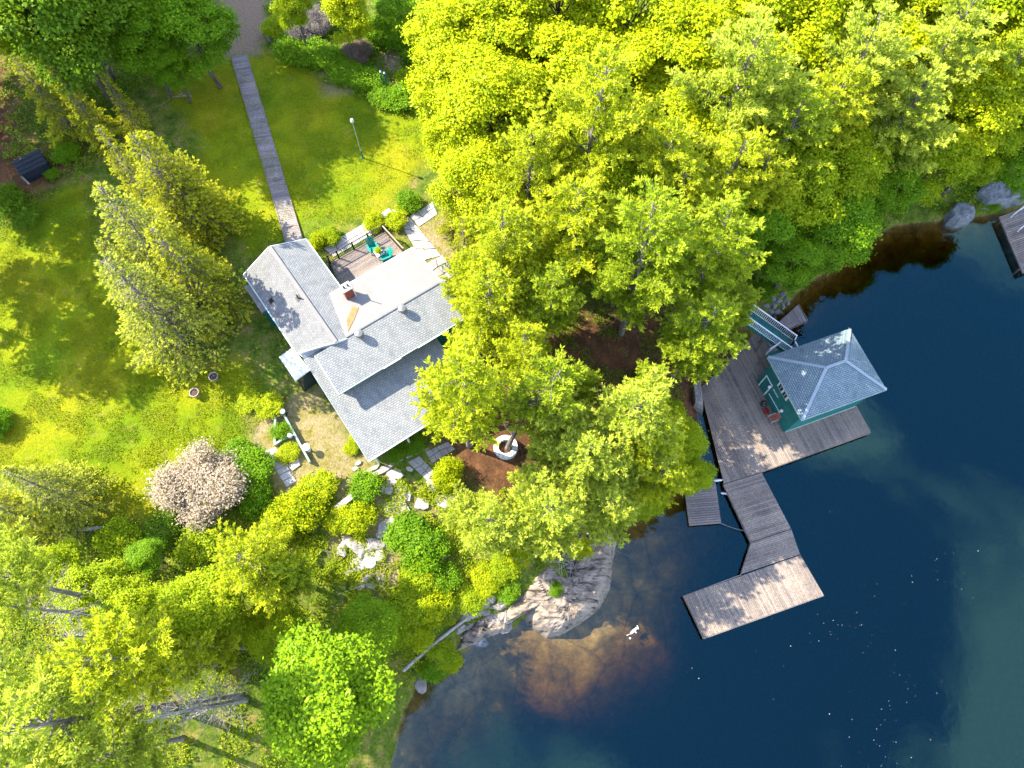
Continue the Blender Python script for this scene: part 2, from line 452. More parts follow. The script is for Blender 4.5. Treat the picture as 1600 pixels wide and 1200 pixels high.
soil = np.maximum(
    zone([(372, 640), (432, 628), (505, 610), (585, 735), (545, 790), (450, 800), (400, 730)], 5.0, 0.9, 0.9, 14),
    zone([(520, 800), (640, 760), (720, 900), (620, 940), (540, 900)], 3.5, 1.2, 1.2, 15))
soil = np.maximum(soil, zone([(640, 370), (700, 340), (720, 480), (690, 430)], 5.4, 0.7, 0.7, 19))
path = np.maximum(zone([(338, -40), (422, -40), (428, 55), (402, 92), (362, 92), (350, 50)], 6, 0.7, 0.7, 17),
                  zone([(505, 130), (530, 125), (545, 150), (510, 150)], 6, 1.0, 0.7, 23))
path = np.maximum(path, zone([(596, 95), (625, 90), (625, 150), (605, 150)], 6, 0.8, 0.6, 25))
nx, ny = len(gx), len(gy)
ii = np.arange(nx * ny).reshape(ny, nx)
quads = np.stack([ii[:-1, :-1], ii[:-1, 1:], ii[1:, 1:], ii[1:, :-1]], -1).reshape(-1, 4)

def ground_mat():
    m, ns, ls = new_mat('ground'); b = ns['Principled BSDF']
    b.inputs['Roughness'].default_value = 0.95; b.inputs['Specular IOR Level'].default_value = 0.1
    g = node(ns, 'NewGeometry')
    def nz(scale, detail=6.0, rough=0.6, dist=0.0):
        n = node(ns, 'TexNoise', Scale=scale, Detail=detail, Roughness=rough, Distortion=dist)
        ls.new(g.outputs['Position'], n.inputs['Vector']); return n
    def mix(f, a, c, bt='MIX'):
        x = node(ns, 'MixRGB', blend_type=bt)
        for s, v in ((0, f), (1, a), (2, c)):
            if isinstance(v, (int, float)): x.inputs[s].default_value = v
            elif isinstance(v, tuple): x.inputs[s].default_value = (*v, 1)
            else: ls.new(v, x.inputs[s])
        return x.outputs[0]
    def att(n):
        a = node(ns, 'Attribute', attribute_name=n); return a.outputs['Fac']
    def rmp(src, stops):
        r = ramp(ns, stops); ls.new(src, r.inputs[0]); return r.outputs[0]
    big, mid, fine, grit = nz(0.16, 5), nz(0.9, 6, 0.65), nz(5.5, 5, 0.7), nz(22, 3, 0.7)
    # lawn: fresh green, yellow-green and a few straw-dry patches, fine blade speckle
    lawn_c = rmp(big.outputs['Fac'], [(0.36, (0.125, 0.20, 0.004)), (0.5, (0.205, 0.25, 0.004)), (0.64, (0.28, 0.275, 0.008))])
    lawn_c = mix(rmp(mid.outputs['Fac'], [(0.55, (0, 0, 0)), (0.8, (0.7, 0.7, 0.7))]), lawn_c, (0.26, 0.22, 0.05))
    lawn_c = mix(1.0, lawn_c, rmp(grit.outputs['Fac'], [(0.3, (0.62, 0.68, 0.6)), (0.7, (1.25, 1.2, 1.2))]), 'MULTIPLY')
    lawn_c = mix(1.0, lawn_c, rmp(fine.outputs['Fac'], [(0.32, (0.70, 0.78, 0.7)), (0.68, (1.2, 1.15, 1.2))]), 'MULTIPLY')
    duff_c = rmp(mid.outputs['Fac'], [(0.3, (0.065, 0.035, 0.020)), (0.55, (0.14, 0.07, 0.034)), (0.75, (0.22, 0.10, 0.04))])
    duff_c = mix(1.0, duff_c, rmp(fine.outputs['Fac'], [(0.3, (0.6, 0.6, 0.6)), (0.7, (1.25, 1.25, 1.25))]), 'MULTIPLY')
    soil_c = rmp(mid.outputs['Fac'], [(0.35, (0.19, 0.18, 0.03)), (0.5, (0.28, 0.235, 0.10)), (0.7, (0.35, 0.28, 0.18))])
    soil_c = mix(1.0, soil_c, rmp(fine.outputs['Fac'], [(0.3, (0.6, 0.6, 0.55)), (0.7, (1.2, 1.2, 1.2))]), 'MULTIPLY')
    path_c = rmp(fine.outputs['Fac'], [(0.3, (0.16, 0.115, 0.08)), (0.7, (0.30, 0.225, 0.16))])
    wild = rmp(mid.outputs['Fac'], [(0.32, (0.045, 0.085, 0.012)), (0.5, (0.12, 0.17, 0.018)), (0.66, (0.24, 0.20, 0.06))])
    wild = mix(1.0, wild, rmp(fine.outputs['Fac'], [(0.3, (0.45, 0.5, 0.45)), (0.7, (1.3, 1.3, 1.3))]), 'MULTIPLY')
    c = mix(att('duff'), wild, duff_c); c = mix(att('soil'), c, soil_c); c = mix(att('lawn'), c, lawn_c); c = mix(att('path'), c, path_c)
    # the lake bed: tan rock slabs with darker joints and silt
    vo = node(ns, 'TexVoronoi', feature='DISTANCE_TO_EDGE', Scale=0.26); 
    vw = node(ns, 'VectorMath', operation='ADD')
    ls.new(g.outputs['Position'], vw.inputs[0]); ls.new(mid.outputs['Color'], vw.inputs[1]); ls.new(vw.outputs[0], vo.inputs['Vector'])
    bed = rmp(mid.outputs['Fac'], [(0.34, (0.085, 0.060, 0.022)), (0.5, (0.15, 0.106, 0.038)), (0.66, (0.24, 0.168, 0.055))])
    bed = mix(1.0, bed, rmp(vo.outputs['Distance'], [(0.0, (0.66, 0.66, 0.66)), (0.035, (1, 1, 1))]), 'MULTIPLY')
    bed = mix(1.0, bed, rmp(fine.outputs['Fac'], [(0.3, (0.75, 0.75, 0.75)), (0.7, (1.15, 1.15, 1.15))]), 'MULTIPLY')
    sp = node(ns, 'SeparateXYZ'); ls.new(g.outputs['Position'], sp.inputs[0])
    mr = node(ns, 'MapRange'); mr.inputs[1].default_value = -0.05; mr.inputs[2].default_value = 0.10
    ls.new(sp.outputs['Z'], mr.inputs[0])
    c = mix(mr.outputs[0], bed, c)
    ls.new(c, b.inputs['Base Color'])
    bp = node(ns, 'Bump', Strength=0.8, Distance=0.12); ls.new(fine.outputs['Fac'], bp.inputs['Height'])
    bp2 = node(ns, 'Bump', Strength=0.6, Distance=0.05); ls.new(grit.outputs['Fac'], bp2.inputs['Height']); ls.new(bp.outputs[0], bp2.inputs['Normal'])
    ls.new(bp2.outputs[0], b.inputs['Normal'])
    return m
me = fast_mesh('ground', np.stack([tx, ty, tz], 1), quads, ground_mat(), True)
for nm, arr in (('lawn', lawn), ('duff', duff), ('soil', soil), ('path', path)):
    a = me.attributes.new(nm, 'FLOAT', 'POINT'); a.data.foreach_set('value', arr.astype(np.float32))
ground = bpy.data.objects.new('ground', me); COL.objects.link(ground); tag(ground, kind='structure')

# the lake: clear tea-brown water over the bed, mirroring the sky
def water_mat():
    m, ns, ls = new_mat('lake_water'); ns.remove(ns['Principled BSDF']); out = ns['Material Output']
    g = node(ns, 'NewGeometry')
    n1 = node(ns, 'TexNoise', Scale=0.9, Detail=4.0, Roughness=0.55); ls.new(g.outputs['Position'], n1.inputs['Vector'])
    n2 = node(ns, 'TexNoise', Scale=5.0, Detail=3.0); ls.new(g.outputs['Position'], n2.inputs['Vector'])
    b1 = node(ns, 'Bump', Strength=0.06, Distance=0.08); ls.new(n1.outputs['Fac'], b1.inputs['Height'])
    b2 = node(ns, 'Bump', Strength=0.012, Distance=0.03); ls.new(n2.outputs['Fac'], b2.inputs['Height']); ls.new(b1.outputs[0], b2.inputs['Normal'])
    gl = node(ns, 'BsdfGlossy', Roughness=0.03); gl.inputs['Color'].default_value = (0.22, 0.78, 0.93, 1); ls.new(b2.outputs[0], gl.inputs['Normal'])
    tr = node(ns, 'BsdfTransparent')
    lw = node(ns, 'LayerWeight', Blend=0.5); ls.new(b2.outputs[0], lw.inputs['Normal'])
    pw = node(ns, 'Math', operation='POWER'); pw.inputs[1].default_value = 5.0; ls.new(lw.outputs['Facing'], pw.inputs[0])
    fr = node(ns, 'Math', operation='MULTIPLY_ADD'); fr.inputs[1].default_value = 0.9; fr.inputs[2].default_value = 0.055; ls.new(pw.outputs[0], fr.inputs[0])
    mx = node(ns, 'MixShader'); ls.new(fr.outputs[0], mx.inputs[0]); ls.new(tr.outputs[0], mx.inputs[1]); ls.new(gl.outputs[0], mx.inputs[2])
    ls.new(mx.outputs[0], out.inputs['Surface'])
    va = node(ns, 'VolumeAbsorption'); va.inputs['Color'].default_value = (0.64, 0.54, 0.16, 1); va.inputs['Density'].default_value = 1.5
    ls.new(va.outputs[0], out.inputs['Volume'])
    return m
w = MB(); w.box((0, 50, -5), (700, 700, 10))
lake = w.build('lake', water_mat()); tag(lake, kind='structure')

# ------------------------------------------------------------------ vegetation builders
def tri_leaves(c, u, v):
    """diamond leaves from centres c and half axes u, v"""
    n = len(c)
    vs = np.stack([c - u, c + v, c + u, c - v], 1).reshape(-1, 3)
    return vs, np.arange(4 * n).reshape(n, 4)
def rand_unit(n, rng):
    v = rng.normal(size=(n, 3)); return v / np.linalg.norm(v, axis=1)[:, None]
def leaf_mesh(name, c, nrm, size, aspect, tint, mat, rng):
    n = len(c)
    t = np.cross(nrm, rand_unit(n, rng)); t /= np.linalg.norm(t, axis=1)[:, None] + 1e-9
    s = np.cross(nrm, t)
    vs, fs = tri_leaves(c, t * size[:, None], s * (size * aspect)[:, None])
    me = fast_mesh(name, vs, fs, mat)
    a = me.attributes.new('tint', 'FLOAT', 'POINT'); a.data.foreach_set('value', np.repeat(np.clip(tint, 0, 1), 4).astype(np.float32))
    return me
def limb(mb, a, b, r0, r1, rng, bend=0.12, n=4, sides=5):
    a = np.asarray(a, float); b = np.asarray(b, float); L = np.linalg.norm(b - a)
    off = rng.normal(size=3) * bend * L; pts = []; rr = []
    for i in range(n + 1):
        t = i / n; pts.append(a + (b - a) * t + off * math.sin(math.pi * t)); rr.append(r0 + (r1 - r0) * t)
    mb.tube(pts, rr, sides, False)
    return pts

def make_broadleaf(seed, h=12.0, r=3.6, leaf=0.17, dens=1.0):
    rng = np.random.default_rng(seed); wood = MB(); cz = h * 0.64; ch = h * 0.36
    lean = rng.normal(size=2) * 0.3
    limb(wood, (0, 0, -0.6), (lean[0], lean[1], h * 0.72), 0.17 + h * 0.008, 0.06, rng, 0.02, 6, 7)
    lobes = []
    for i in range(26):
        a = i * 2.4 + rng.uniform(-.3, .3); t = rng.uniform(-0.75, 0.98); rr = math.sqrt(max(0, 1 - t * t)) * rng.uniform(0.55, 1.0)
        c = V(r * 0.74 * rr * math.cos(a), r * 0.74 * rr * math.sin(a), cz + ch * 0.78 * t)
        lobes.append((c, rng.uniform(0.24, 0.40) * r))
        limb(wood, (lean[0] * .6, lean[1] * .6, h * rng.uniform(0.34, 0.6)), c, 0.07, 0.015, rng, 0.08, 3, 4)
    C, N, S, T = [], [], [], []
    for c, lr in lobes:
        ncl = int(26 * dens * (lr / (0.3 * r)) ** 2)
        d = rand_unit(ncl, rng); d[:, 2] = np.abs(d[:, 2]) * 0.9 + d[:, 2] * 0.1 - 0.12
        out = c - V(0, 0, cz); d += 0.45 * out / (np.linalg.norm(out) + 1e-6); d /= np.linalg.norm(d, axis=1)[:, None]
        cc = c + d * lr * rng.uniform(0.55, 1.08, (ncl, 1)) * V(1, 1, 0.8)
        for q, dd in zip(cc, d):
            k = rng.integers(13, 24); p = q + rng.normal(size=(k, 3)) * V(0.27, 0.27, 0.13)
            nn = V(0, 0, 0.75) + dd * 0.55 + rng.normal(size=(k, 3)) * 0.45
            C.append(p); N.append(nn / np.linalg.norm(nn, axis=1)[:, None]); S.append(rng.uniform(0.4, 1.3, k) * leaf)
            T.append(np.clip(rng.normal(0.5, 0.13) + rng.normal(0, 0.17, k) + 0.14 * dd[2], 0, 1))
    C, N, S, T = map(np.concatenate, (C, N, S, T))
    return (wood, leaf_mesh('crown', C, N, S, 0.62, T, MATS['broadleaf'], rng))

def needle_tufts(c, axis_, rng, nb, length, width, tint, mat, name='crown', spread=0.75):
    """each tuft a spray of nb slim blades fanning out around its axis"""
    n = len(c); c = np.repeat(c, nb, 0); ax = np.repeat(axis_, nb, 0); L = np.repeat(length, nb) * rng.uniform(0.6, 1.15, n * nb)
    d = ax + rand_unit(n * nb, rng) * spread; d /= np.linalg.norm(d, axis=1)[:, None]
    s = np.cross(d, rand_unit(n * nb, rng)); s /= np.linalg.norm(s, axis=1)[:, None] + 1e-9
    W = width * rng.uniform(0.7, 1.3, n * nb)
    vs = np.stack([c - d * (0.1 * L)[:, None], c + d * (0.55 * L)[:, None] + s * W[:, None], c + d * L[:, None], c + d * (0.55 * L)[:, None] - s * W[:, None]], 1).reshape(-1, 3)
    me = fast_mesh(name, vs, np.arange(4 * n * nb).reshape(-1, 4), mat)
    t = np.clip(np.repeat(tint, nb) + rng.normal(0, 0.10, n * nb), 0, 1)
    a = me.attributes.new('tint', 'FLOAT', 'POINT'); a.data.foreach_set('value', np.repeat(t, 4).astype(np.float32))
    return me

def make_pine(seed, h=17.0, r=3.7, bare=0.38, dead=14, lean=(0, 0), nb=9):
    """eastern white pine: tiers of long level limbs carrying soft plumes of needles"""
    rng = np.random.default_rng(seed); wood = MB()
    lean = V(lean[0], lean[1], 0) + V(*rng.normal(size=2) * 0.25, 0)
    def trunk(t): return V(0, 0, -0.6 + t * (h + 0.3)) + lean * t ** 1.4 + V(0.12 * math.sin(5 * t + seed), 0.12 * math.cos(4 * t + seed), 0)
    r0 = 0.13 + h * 0.0065
    wood.tube([trunk(t) for t in np.linspace(0, 1, 12)], [r0 * (1.25 if i == 0 else 1) * (1 - 0.93 * (i / 11)) + 0.012 for i in range(12)], 8, False)
    C, A, L, T = [], [], [], []
    z = bare
    while z < 0.985:
        u = (z - bare) / (1 - bare)
        prof = (0.62 + 0.65 * u if u < 0.42 else 0.893 * (1 - ((u - 0.42) / 0.60) ** 1.55)) + 0.06
        nbz = rng.integers(4, 7); a0 = rng.uniform(0, 6.28)
        for i in range(nbz):
            if rng.random() < 0.13: continue
            a = a0 + i * 6.283 / nbz + rng.normal(0, 0.22); BL = max(0.35, r * prof * rng.uniform(0.55, 1.18))
            base = trunk(z + rng.normal(0, 0.008)); dr = V(math.cos(a), math.sin(a), 0); rise = rng.uniform(0.02, 0.24) + 0.45 * u
            side = V(-dr[1], dr[0], 0) * rng.normal(0, 0.12) * BL
            def bp(t): return base + dr * (BL * t) + V(0, 0, BL * rise * t + 0.10 * BL * t * t - 0.08 * BL * math.sin(3 * t)) + side * t * t
            wood.tube([bp(t) for t in (0, 0.35, 0.7, 1)], [0.018 + 0.012 * BL, 0.013 + 0.008 * BL, 0.010 + 0.003 * BL, 0.005], 4, False)
            nsub = max(4, int(BL * 4.4))
            for j in range(nsub):
                t = 0.16 + 0.84 * (j + rng.random()) / nsub; p = bp(t)
                tl = BL * (0.16 + 0.26 * (1 - t)) * rng.uniform(0.7, 1.3) + 0.18
                sgn = 1 if j % 2 else -1
                sd_ = unit(dr * 0.8 + V(-dr[1], dr[0], 0) * sgn * rng.uniform(0.5, 1.1) + V(0, 0, rng.uniform(0.05, 0.35)))
                if rng.random() < 0.35: wood.tube([p, p + sd_ * tl], [0.014, 0.006], 3, False)
                nt = max(2, int(tl / 0.13))
                for k in range(nt):
                    q = p + sd_ * tl * (k + 0.7) / nt + rng.normal(size=3) * 0.05
                    C.append(q); A.append(sd_ * 0.55 + dr * 0.25 + V(0, 0, 0.62)); L.append(rng.uniform(0.27, 0.44))
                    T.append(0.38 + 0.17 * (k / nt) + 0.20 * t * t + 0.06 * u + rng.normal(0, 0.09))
        z += rng.uniform(0.036, 0.058) * (17.0 / h) ** 0.5
    for k in range(6): C.append(trunk(1.0) + V(0, 0, -0.1 * k)); A.append(V(0, 0, 1)); L.append(0.35); T.append(0.7)
    for i in range(dead):                                  # dead lower limbs, bare and forked
        t = rng.uniform(bare * 0.35, bare * 1.15); a = rng.uniform(0, 6.28); b = trunk(t); BL = rng.uniform(0.8, 2.6)
        dr = V(math.cos(a), math.sin(a), rng.uniform(-0.15, 0.3)); e = b + dr * BL
        limb(wood, b, e, 0.035, 0.008, rng, 0.07, 3, 3)
        for k in range(rng.integers(2, 6)):
            s = b + (e - b) * rng.uniform(0.4, 0.95); limb(wood, s, s + (dr * 0.7 + rng.normal(size=3) * 0.6) * BL * 0.32, 0.016, 0.004, rng, 0.1, 2, 3)
    C, A = np.array(C), np.array(A); A /= np.linalg.norm(A, axis=1)[:, None]
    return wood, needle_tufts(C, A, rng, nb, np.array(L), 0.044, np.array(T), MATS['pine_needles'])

def make_spruce(seed, h=11.0, r=3.0, sparse=0.0):
    """hemlock / spruce: a cone of drooping tiers, twiggy inside, bright at the tips"""
    rng = np.random.default_rng(seed); wood = MB()
    wood.tube([V(0, 0, -0.6 + t * (h + 0.4)) for t in (0, .3, .6, .85, 1)], [0.19, 0.15, 0.10, 0.05, 0.012], 7, False)
    C, A, L, T = [], [], [], []
    z = 0.05
    while z < 0.985:
        prof = (1 - z) ** 0.85 + 0.05; nbz = rng.integers(5, 8); a0 = rng.uniform(0, 6.28)
        for i in range(nbz):
            if rng.random() < 0.10 + sparse: continue
            a = a0 + i * 6.283 / nbz + rng.normal(0, 0.2); BL = max(0.25, r * prof * rng.uniform(0.6, 1.15))
            base = V(0, 0, z * h); dr = V(math.cos(a), math.sin(a), 0); droop = rng.uniform(0.10, 0.34)
            def bp(t): return base + dr * (BL * t) + V(0, 0, BL * (0.22 * t - droop * 1.6 * t * t + 0.25 * max(0, t - 0.7)))
            wood.tube([bp(t) for t in (0, 0.4, 0.75, 1)], [0.028, 0.02, 0.012, 0.005], 3, False)
            nsub = max(3, int(BL * 4.6))
            for j in range(nsub):
                t = 0.18 + 0.82 * (j + rng.random()) / nsub; p = bp(t); sgn = 1 if j % 2 else -1
                tl = BL * (0.12 + 0.28 * (1 - t)) * rng.uniform(0.7, 1.3) + 0.12
                s_ = unit(dr * 0.9 + V(-dr[1], dr[0], 0) * sgn * rng.uniform(0.4, 1.0) + V(0, 0, rng.uniform(-0.35, 0.1)))
                wood.tube([p, p + s_ * tl * 0.9], [0.009, 0.004], 3, False)
                if t < 0.42 and rng.random() < 0.6: continue
                nt = max(2, int(tl / 0.13))
                for k in range(nt):
                    q = p + s_ * tl * (k + 0.6) / nt + rng.normal(size=3) * 0.03
                    C.append(q); A.append(s_ * 0.9 + dr * 0.3 + V(0, 0, 0.22)); L.append(rng.uniform(0.17, 0.28))
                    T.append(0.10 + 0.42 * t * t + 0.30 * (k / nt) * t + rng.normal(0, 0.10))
        z += rng.uniform(0.024, 0.036) * (11.0 / h) ** 0.5
    C, A = np.array(C), np.array(A); A /= np.linalg.norm(A, axis=1)[:, None]
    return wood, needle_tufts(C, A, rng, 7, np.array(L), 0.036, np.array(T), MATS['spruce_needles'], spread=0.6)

def make_bush(seed, r=1.0, hh=1.1, leaf=0.10, n=150, mat='broadleaf', spiky=False):
    rng = np.random.default_rng(seed); wood = MB()
    for i in range(9):
        a = rng.uniform(0, 6.28); e = V(r * 0.7 * math.cos(a), r * 0.7 * math.sin(a), hh * rng.uniform(0.5, 0.9))
        limb(wood, (0, 0, -0.25), e, 0.022, 0.006, rng, 0.1, 3, 3)
    bl = [(V(r * k_ * math.cos(a), r * k_ * math.sin(a), hh * rng.uniform(0.30, 0.66)), rng.uniform(0.26, 0.52) * r) for a, k_ in zip(np.arange(8) * .785 + rng.uniform(0, .7, 8), rng.uniform(.38, .80, 8))]
    bl.append((V(0, 0, hh * 0.62), 0.5 * r))
    for a in rng.uniform(0, 6.28, 9):                      # stray shoots break the outline
        bl.append((V(r * rng.uniform(.7, 1.05) * math.cos(a), r * rng.uniform(.7, 1.05) * math.sin(a), hh * rng.uniform(.25, .95)), r * rng.uniform(.10, .2)))
    C, N, S, T = [], [], [], []
    for c, lr in bl:
        k0 = max(5, int(n / 6 * (lr / (.42 * r)) ** 2)); d = rand_unit(k0, rng); d[:, 2] = np.abs(d[:, 2]) - 0.25; d /= np.linalg.norm(d, axis=1)[:, None]
        for q, dd in zip(c + d * lr * rng.uniform(0.6, 1.1, (k0, 1)), d):
            k = rng.integers(9, 16); p = q + rng.normal(size=(k, 3)) * V(0.12, 0.12, 0.07) * (0.6 + 0.5 * r)
            nn = V(0, 0, 0.7) + dd * 0.6 + rng.normal(size=(k, 3)) * 0.5
            C.append(p); N.append(nn / np.linalg.norm(nn, axis=1)[:, None]); S.append(rng.uniform(0.6, 1.25, k) * leaf)
            T.append(rng.normal(0.46, 0.22) + rng.normal(0, 0.18, k) + 0.12 * dd[2])
    C, N, S, T = map(np.concatenate, (C, N, S, T)); C[:, 2] = np.maximum(C[:, 2], 0.02)
    return wood, leaf_mesh('crown', C, N, S, 0.6, T, MATS[mat], rng)

def proto(wood, crown, bark='bark', stem='trunk'):
    tm = bpy.data.meshes.new(stem); tm.from_pydata(wood.v, [], wood.f); tm.materials.append(MATS[bark]); tm.update()
    for p_ in tm.polygons: p_.use_smooth = True
    return tm, crown
KINDS = {
    'broad': [proto(*make_broadleaf(s, h, r_, lf, dn), 'bark') for s, h, r_, lf, dn in ((1, 12, 3.7, .115, 2.1), (2, 12, 4.2, .13, 2.0), (3, 13, 3.4, .12, 1.9), (4, 11, 3.9, .11, 2.2))],
    'pine': [proto(*make_pine(s, h, r_, b_, d_), 'grey_bark') for s, h, r_, b_, d_ in ((21, 17, 3.9, .36, 12), (22, 18, 3.6, .40, 16), (23, 16, 4.1, .34, 12), (24, 17, 3.5, .42, 18))],
    'tall_pine': [proto(*make_pine(s, 20, 3.6, .62, 46), 'grey_bark') for s in (31, 32)],
    'spruce': [proto(*make_spruce(s, h, r_, sp), 'grey_bark') for s, h, r_, sp in ((41, 11, 3.1, 0), (42, 11.5, 2.9, 0.02), (43, 10.5, 3.2, 0.05), (44, 11, 2.6, 0.22))],
    'bush': [proto(*make_bush(s, r_, h_, lf, n_), 'bark', 'stem') for s, r_, h_, lf, n_ in ((51, 1.0, 1.1, .055, 480), (52, 1.1, 0.9, .06, 440), (53, 0.9, 1.2, .055, 480), (54, 1.2, 0.8, .065, 420))],
    'blossom': [proto(*make_bush(61, 1.0, 1.2, .036, 1500, 'blossom'), 'bark', 'stem')],
}
STEM = {'bush': 'stem', 'blossom': 'stem'}
FRAC = {'broad': 0.64, 'pine': 0.66, 'tall_pine': 0.8, 'spruce': 0.36, 'bush': 0.5, 'blossom': 0.5}
BASEH = {'broad': (12, 12, 13, 11), 'pine': (17, 18, 16, 17), 'tall_pine': (20, 20), 'spruce': (11, 11.5, 10.5, 11), 'bush': (1.1, .9, 1.2, .8), 'blossom': (1.2,)}
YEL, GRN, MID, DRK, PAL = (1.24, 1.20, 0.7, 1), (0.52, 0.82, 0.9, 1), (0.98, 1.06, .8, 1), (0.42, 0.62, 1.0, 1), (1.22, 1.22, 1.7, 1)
_cnt = {}
def plant(kind, px, py, h, wide=1.0, tone=MID, label=None, cat='tree', group=None, at_base=False, name=None, tilt=(0, 0), var=None):
    """a tree whose crown (or foot, at_base) shows at px, py"""
    i = _cnt.get(kind, 0); _cnt[kind] = i + 1
    vi = (i if var is None else var) % len(KINDS[kind]); tm, cm_ = KINDS[kind][vi]
    sc = h / BASEH[kind][vi]
    if at_base: q = G(px, py)
    else:
        z = 5.0
        for _ in range(6):
            q = P(px, py, z + FRAC[kind] * h); z = max(0.1, H1(q[0], q[1]))
        q = V(q[0], q[1], z)
    nm = name or {'broad': 'broadleaf_tree', 'pine': 'pine_tree', 'tall_pine': 'pine_tree', 'spruce': 'spruce_tree', 'bush': 'bush', 'blossom': 'flowering_bush'}[kind]
    e = empty(nm, q, label, cat, group)
    e.rotation_euler = (R(tilt[0]), R(tilt[1]), i * 2.17 + px * 0.013)
    e.scale = (sc * wide, sc * wide, sc)
    for part, msh in ((STEM.get(kind, 'trunk'), tm), ('crown', cm_)):
        o = bpy.data.objects.new(part, msh); link(o, e); o.color = tone
    return e

# ------------------------------------------------------------------ planked decks
def clip_poly(poly, n, c, keep_less):
    out = []
    m = len(poly)
    for i in range(m):
        a, b = poly[i], poly[(i + 1) % m]; da, db = a @ n - c, b @ n - c
        if not keep_less: da, db = -da, -db
        if da <= 0: out.append(a)
        if (da < 0 < db) or (db < 0 < da): out.append(a + (b - a) * (da / (da - db)))
    return out
def planks(parent, poly, along, width, th, mat, gap=0.014, jig=0.004, name='plank'):
    """lay planks running `along` inside the convex polygon (list of xyz, about level); each is a part"""
    poly = [np.asarray(q, float) for q in poly]; z = np.mean([q[2] for q in poly])
    p2 = [q[:2] for q in poly]; d = unit(along[:2]); n = V(-d[1], d[0])
    s = [q @ n for q in p2]; lo, hi = min(s), max(s); k = max(1, round((hi - lo) / width)); wv = (hi - lo) / k
    rng = np.random.default_rng(int(abs(lo * 1000)) + len(p2)); cnt = 0
    for i in range(k):
        a, b = lo + i * wv + gap / 2, lo + (i + 1) * wv - gap / 2
        q = clip_poly(clip_poly(p2, n, a, False), n, b, True)
        if len(q) < 3: continue
        dz = rng.normal(0, jig)
        MB().prism([V(*t, z + dz) for t in q], th).build(name, mat, parent); cnt += 1
    return cnt
def edge_beams(parent, pts, th, w, mat, name='edge_beam', drop=0.05):
    for a, b in zip(pts[:-1], pts[1:]):
        a = np.asarray(a); b = np.asarray(b)
        MB().beam(a + V(0, 0, -drop - th / 2), b + V(0, 0, -drop - th / 2), w, th).build(name, mat, parent)
def posts(parent, pts, r, mat, depth=3.0):
    for q in pts:
        b = min(H1(q[0], q[1]), q[2] - depth) if depth > 2 else H1(q[0], q[1])
        MB().tube([V(q[0], q[1], b - 0.3), V(q[0], q[1], q[2] - 0.10)], r, 8).build('post', mat, parent)

ZD = 0.55
def D_(px, py, z=ZD): return P(px, py, z)
bdir = D_(1253, 758) - D_(1200.6, 657)
# main boathouse dock
dock = empty('boathouse_dock', D_(1190, 700), 'broad weathered grey plank dock under and around the green boathouse', 'dock')
sT = D_(1190, 737) - unit(bdir) * 9.0
planks(dock, [D_(1190, 737), D_(1131, 755), D_(1094, 606), sT], bdir, 0.155, 0.05, MATS['dock_wood'])
planks(dock, [D_(1190, 737), D_(1361, 675.5), D_(1336, 630), D_(1236, 550), D_(1180, 520), sT], bdir, 0.155, 0.05, MATS['dock_wood'])
edge_beams(dock, [D_(1131, 755), D_(1190, 737.4), D_(1361, 676), D_(1336, 631)], 0.22, 0.07, MATS['dock_wood'])
posts(dock, [D_(1150, 740), D_(1200, 725), D_(1260, 703), D_(1340, 674), D_(1325, 640)], 0.11, MATS['dark_wood'])
# the L-shaped arm
arm = empty('l_shaped_dock', D_(1190, 850), 'L-shaped plank dock reaching out over the open lake', 'dock')
ZA = ZD - 0.03
def A_(px, py): return P(px, py, ZA)
adir = A_(1190, 737) - A_(1131, 755)
planks(arm, [A_(1130.5, 757), A_(1190.5, 739), A_(1236, 826), A_(1174, 847)], adir, 0.15, 0.05, MATS['dock_wood'])
planks(arm, [A_(1174, 848), A_(1236.5, 827), A_(1250, 866), A_(1158, 897)], adir, 0.15, 0.05, MATS['dock_wood'])
edir = A_(1100, 997) - A_(1069, 932)
planks(arm, [A_(1069, 931.5), A_(1250, 867.5), A_(1287, 930), A_(1100, 997)], edir, 0.15, 0.05, MATS['dock_wood'])
edge_beams(arm, [A_(1174, 848), A_(1131, 757)], 0.2, 0.06, MATS['dark_wood'])
edge_beams(arm, [A_(1190.5, 739), A_(1250.5, 867), A_(1287.6, 930.4), A_(1100, 997.8), A_(1068.4, 931.5), A_(1158, 898), A_(1174, 848)], 0.2, 0.06, MATS['dock_wood'])
posts(arm, [A_(1140, 765), A_(1188, 750), A_(1180, 850), A_(1233, 832), A_(1080, 932), A_(1104, 985), A_(1272, 925), A_(1190, 950)], 0.10, MATS['dark_wood'])
# small floating platform, ramp and neighbour's dock
fl = empty('swim_float', P(1100, 790, .3), 'small square slatted float tucked under the shore tree beside the dock', 'float')
F_ = lambda a, b: P(a, b, .32)
planks(fl, [F_(1070, 771), F_(1118, 753), F_(1127, 818), F_(1077, 822)], F_(1127, 818) - F_(1077, 822), 0.19, 0.04, MATS['deck_wood'], 0.03)
for q in ((1074, 774, 1081, 819), (1114, 757, 1123, 815)):
    MB().beam(F_(*q[:2]) - V(0, 0, .14), F_(*q[2:]) - V(0, 0, .14), 0.12, 0.18).build('bearer', MATS['dark_wood'], fl)
rp = empty('launch_ramp', P(1240, 495, .5), 'small grey plank platform by the dark water above the boathouse', 'platform')
planks(rp, [P(1217, 503, .5), P(1247, 476, .5), P(1261, 501, .5), P(1231.5, 514, .5)], P(1247, 476, .5) - P(1261, 501, .5), 0.13, 0.05, MATS['walk_wood'])
MB().beam(P(1232, 515.5, .42), P(1261.5, 502.5, .42), 0.05, 0.15).build('edge_beam', MATS['dark_wood'], rp)
MB().beam(P(1247.6, 476, .42), P(1261.8, 501, .42), 0.05, 0.15).build('edge_beam', MATS['dark_wood'], rp)
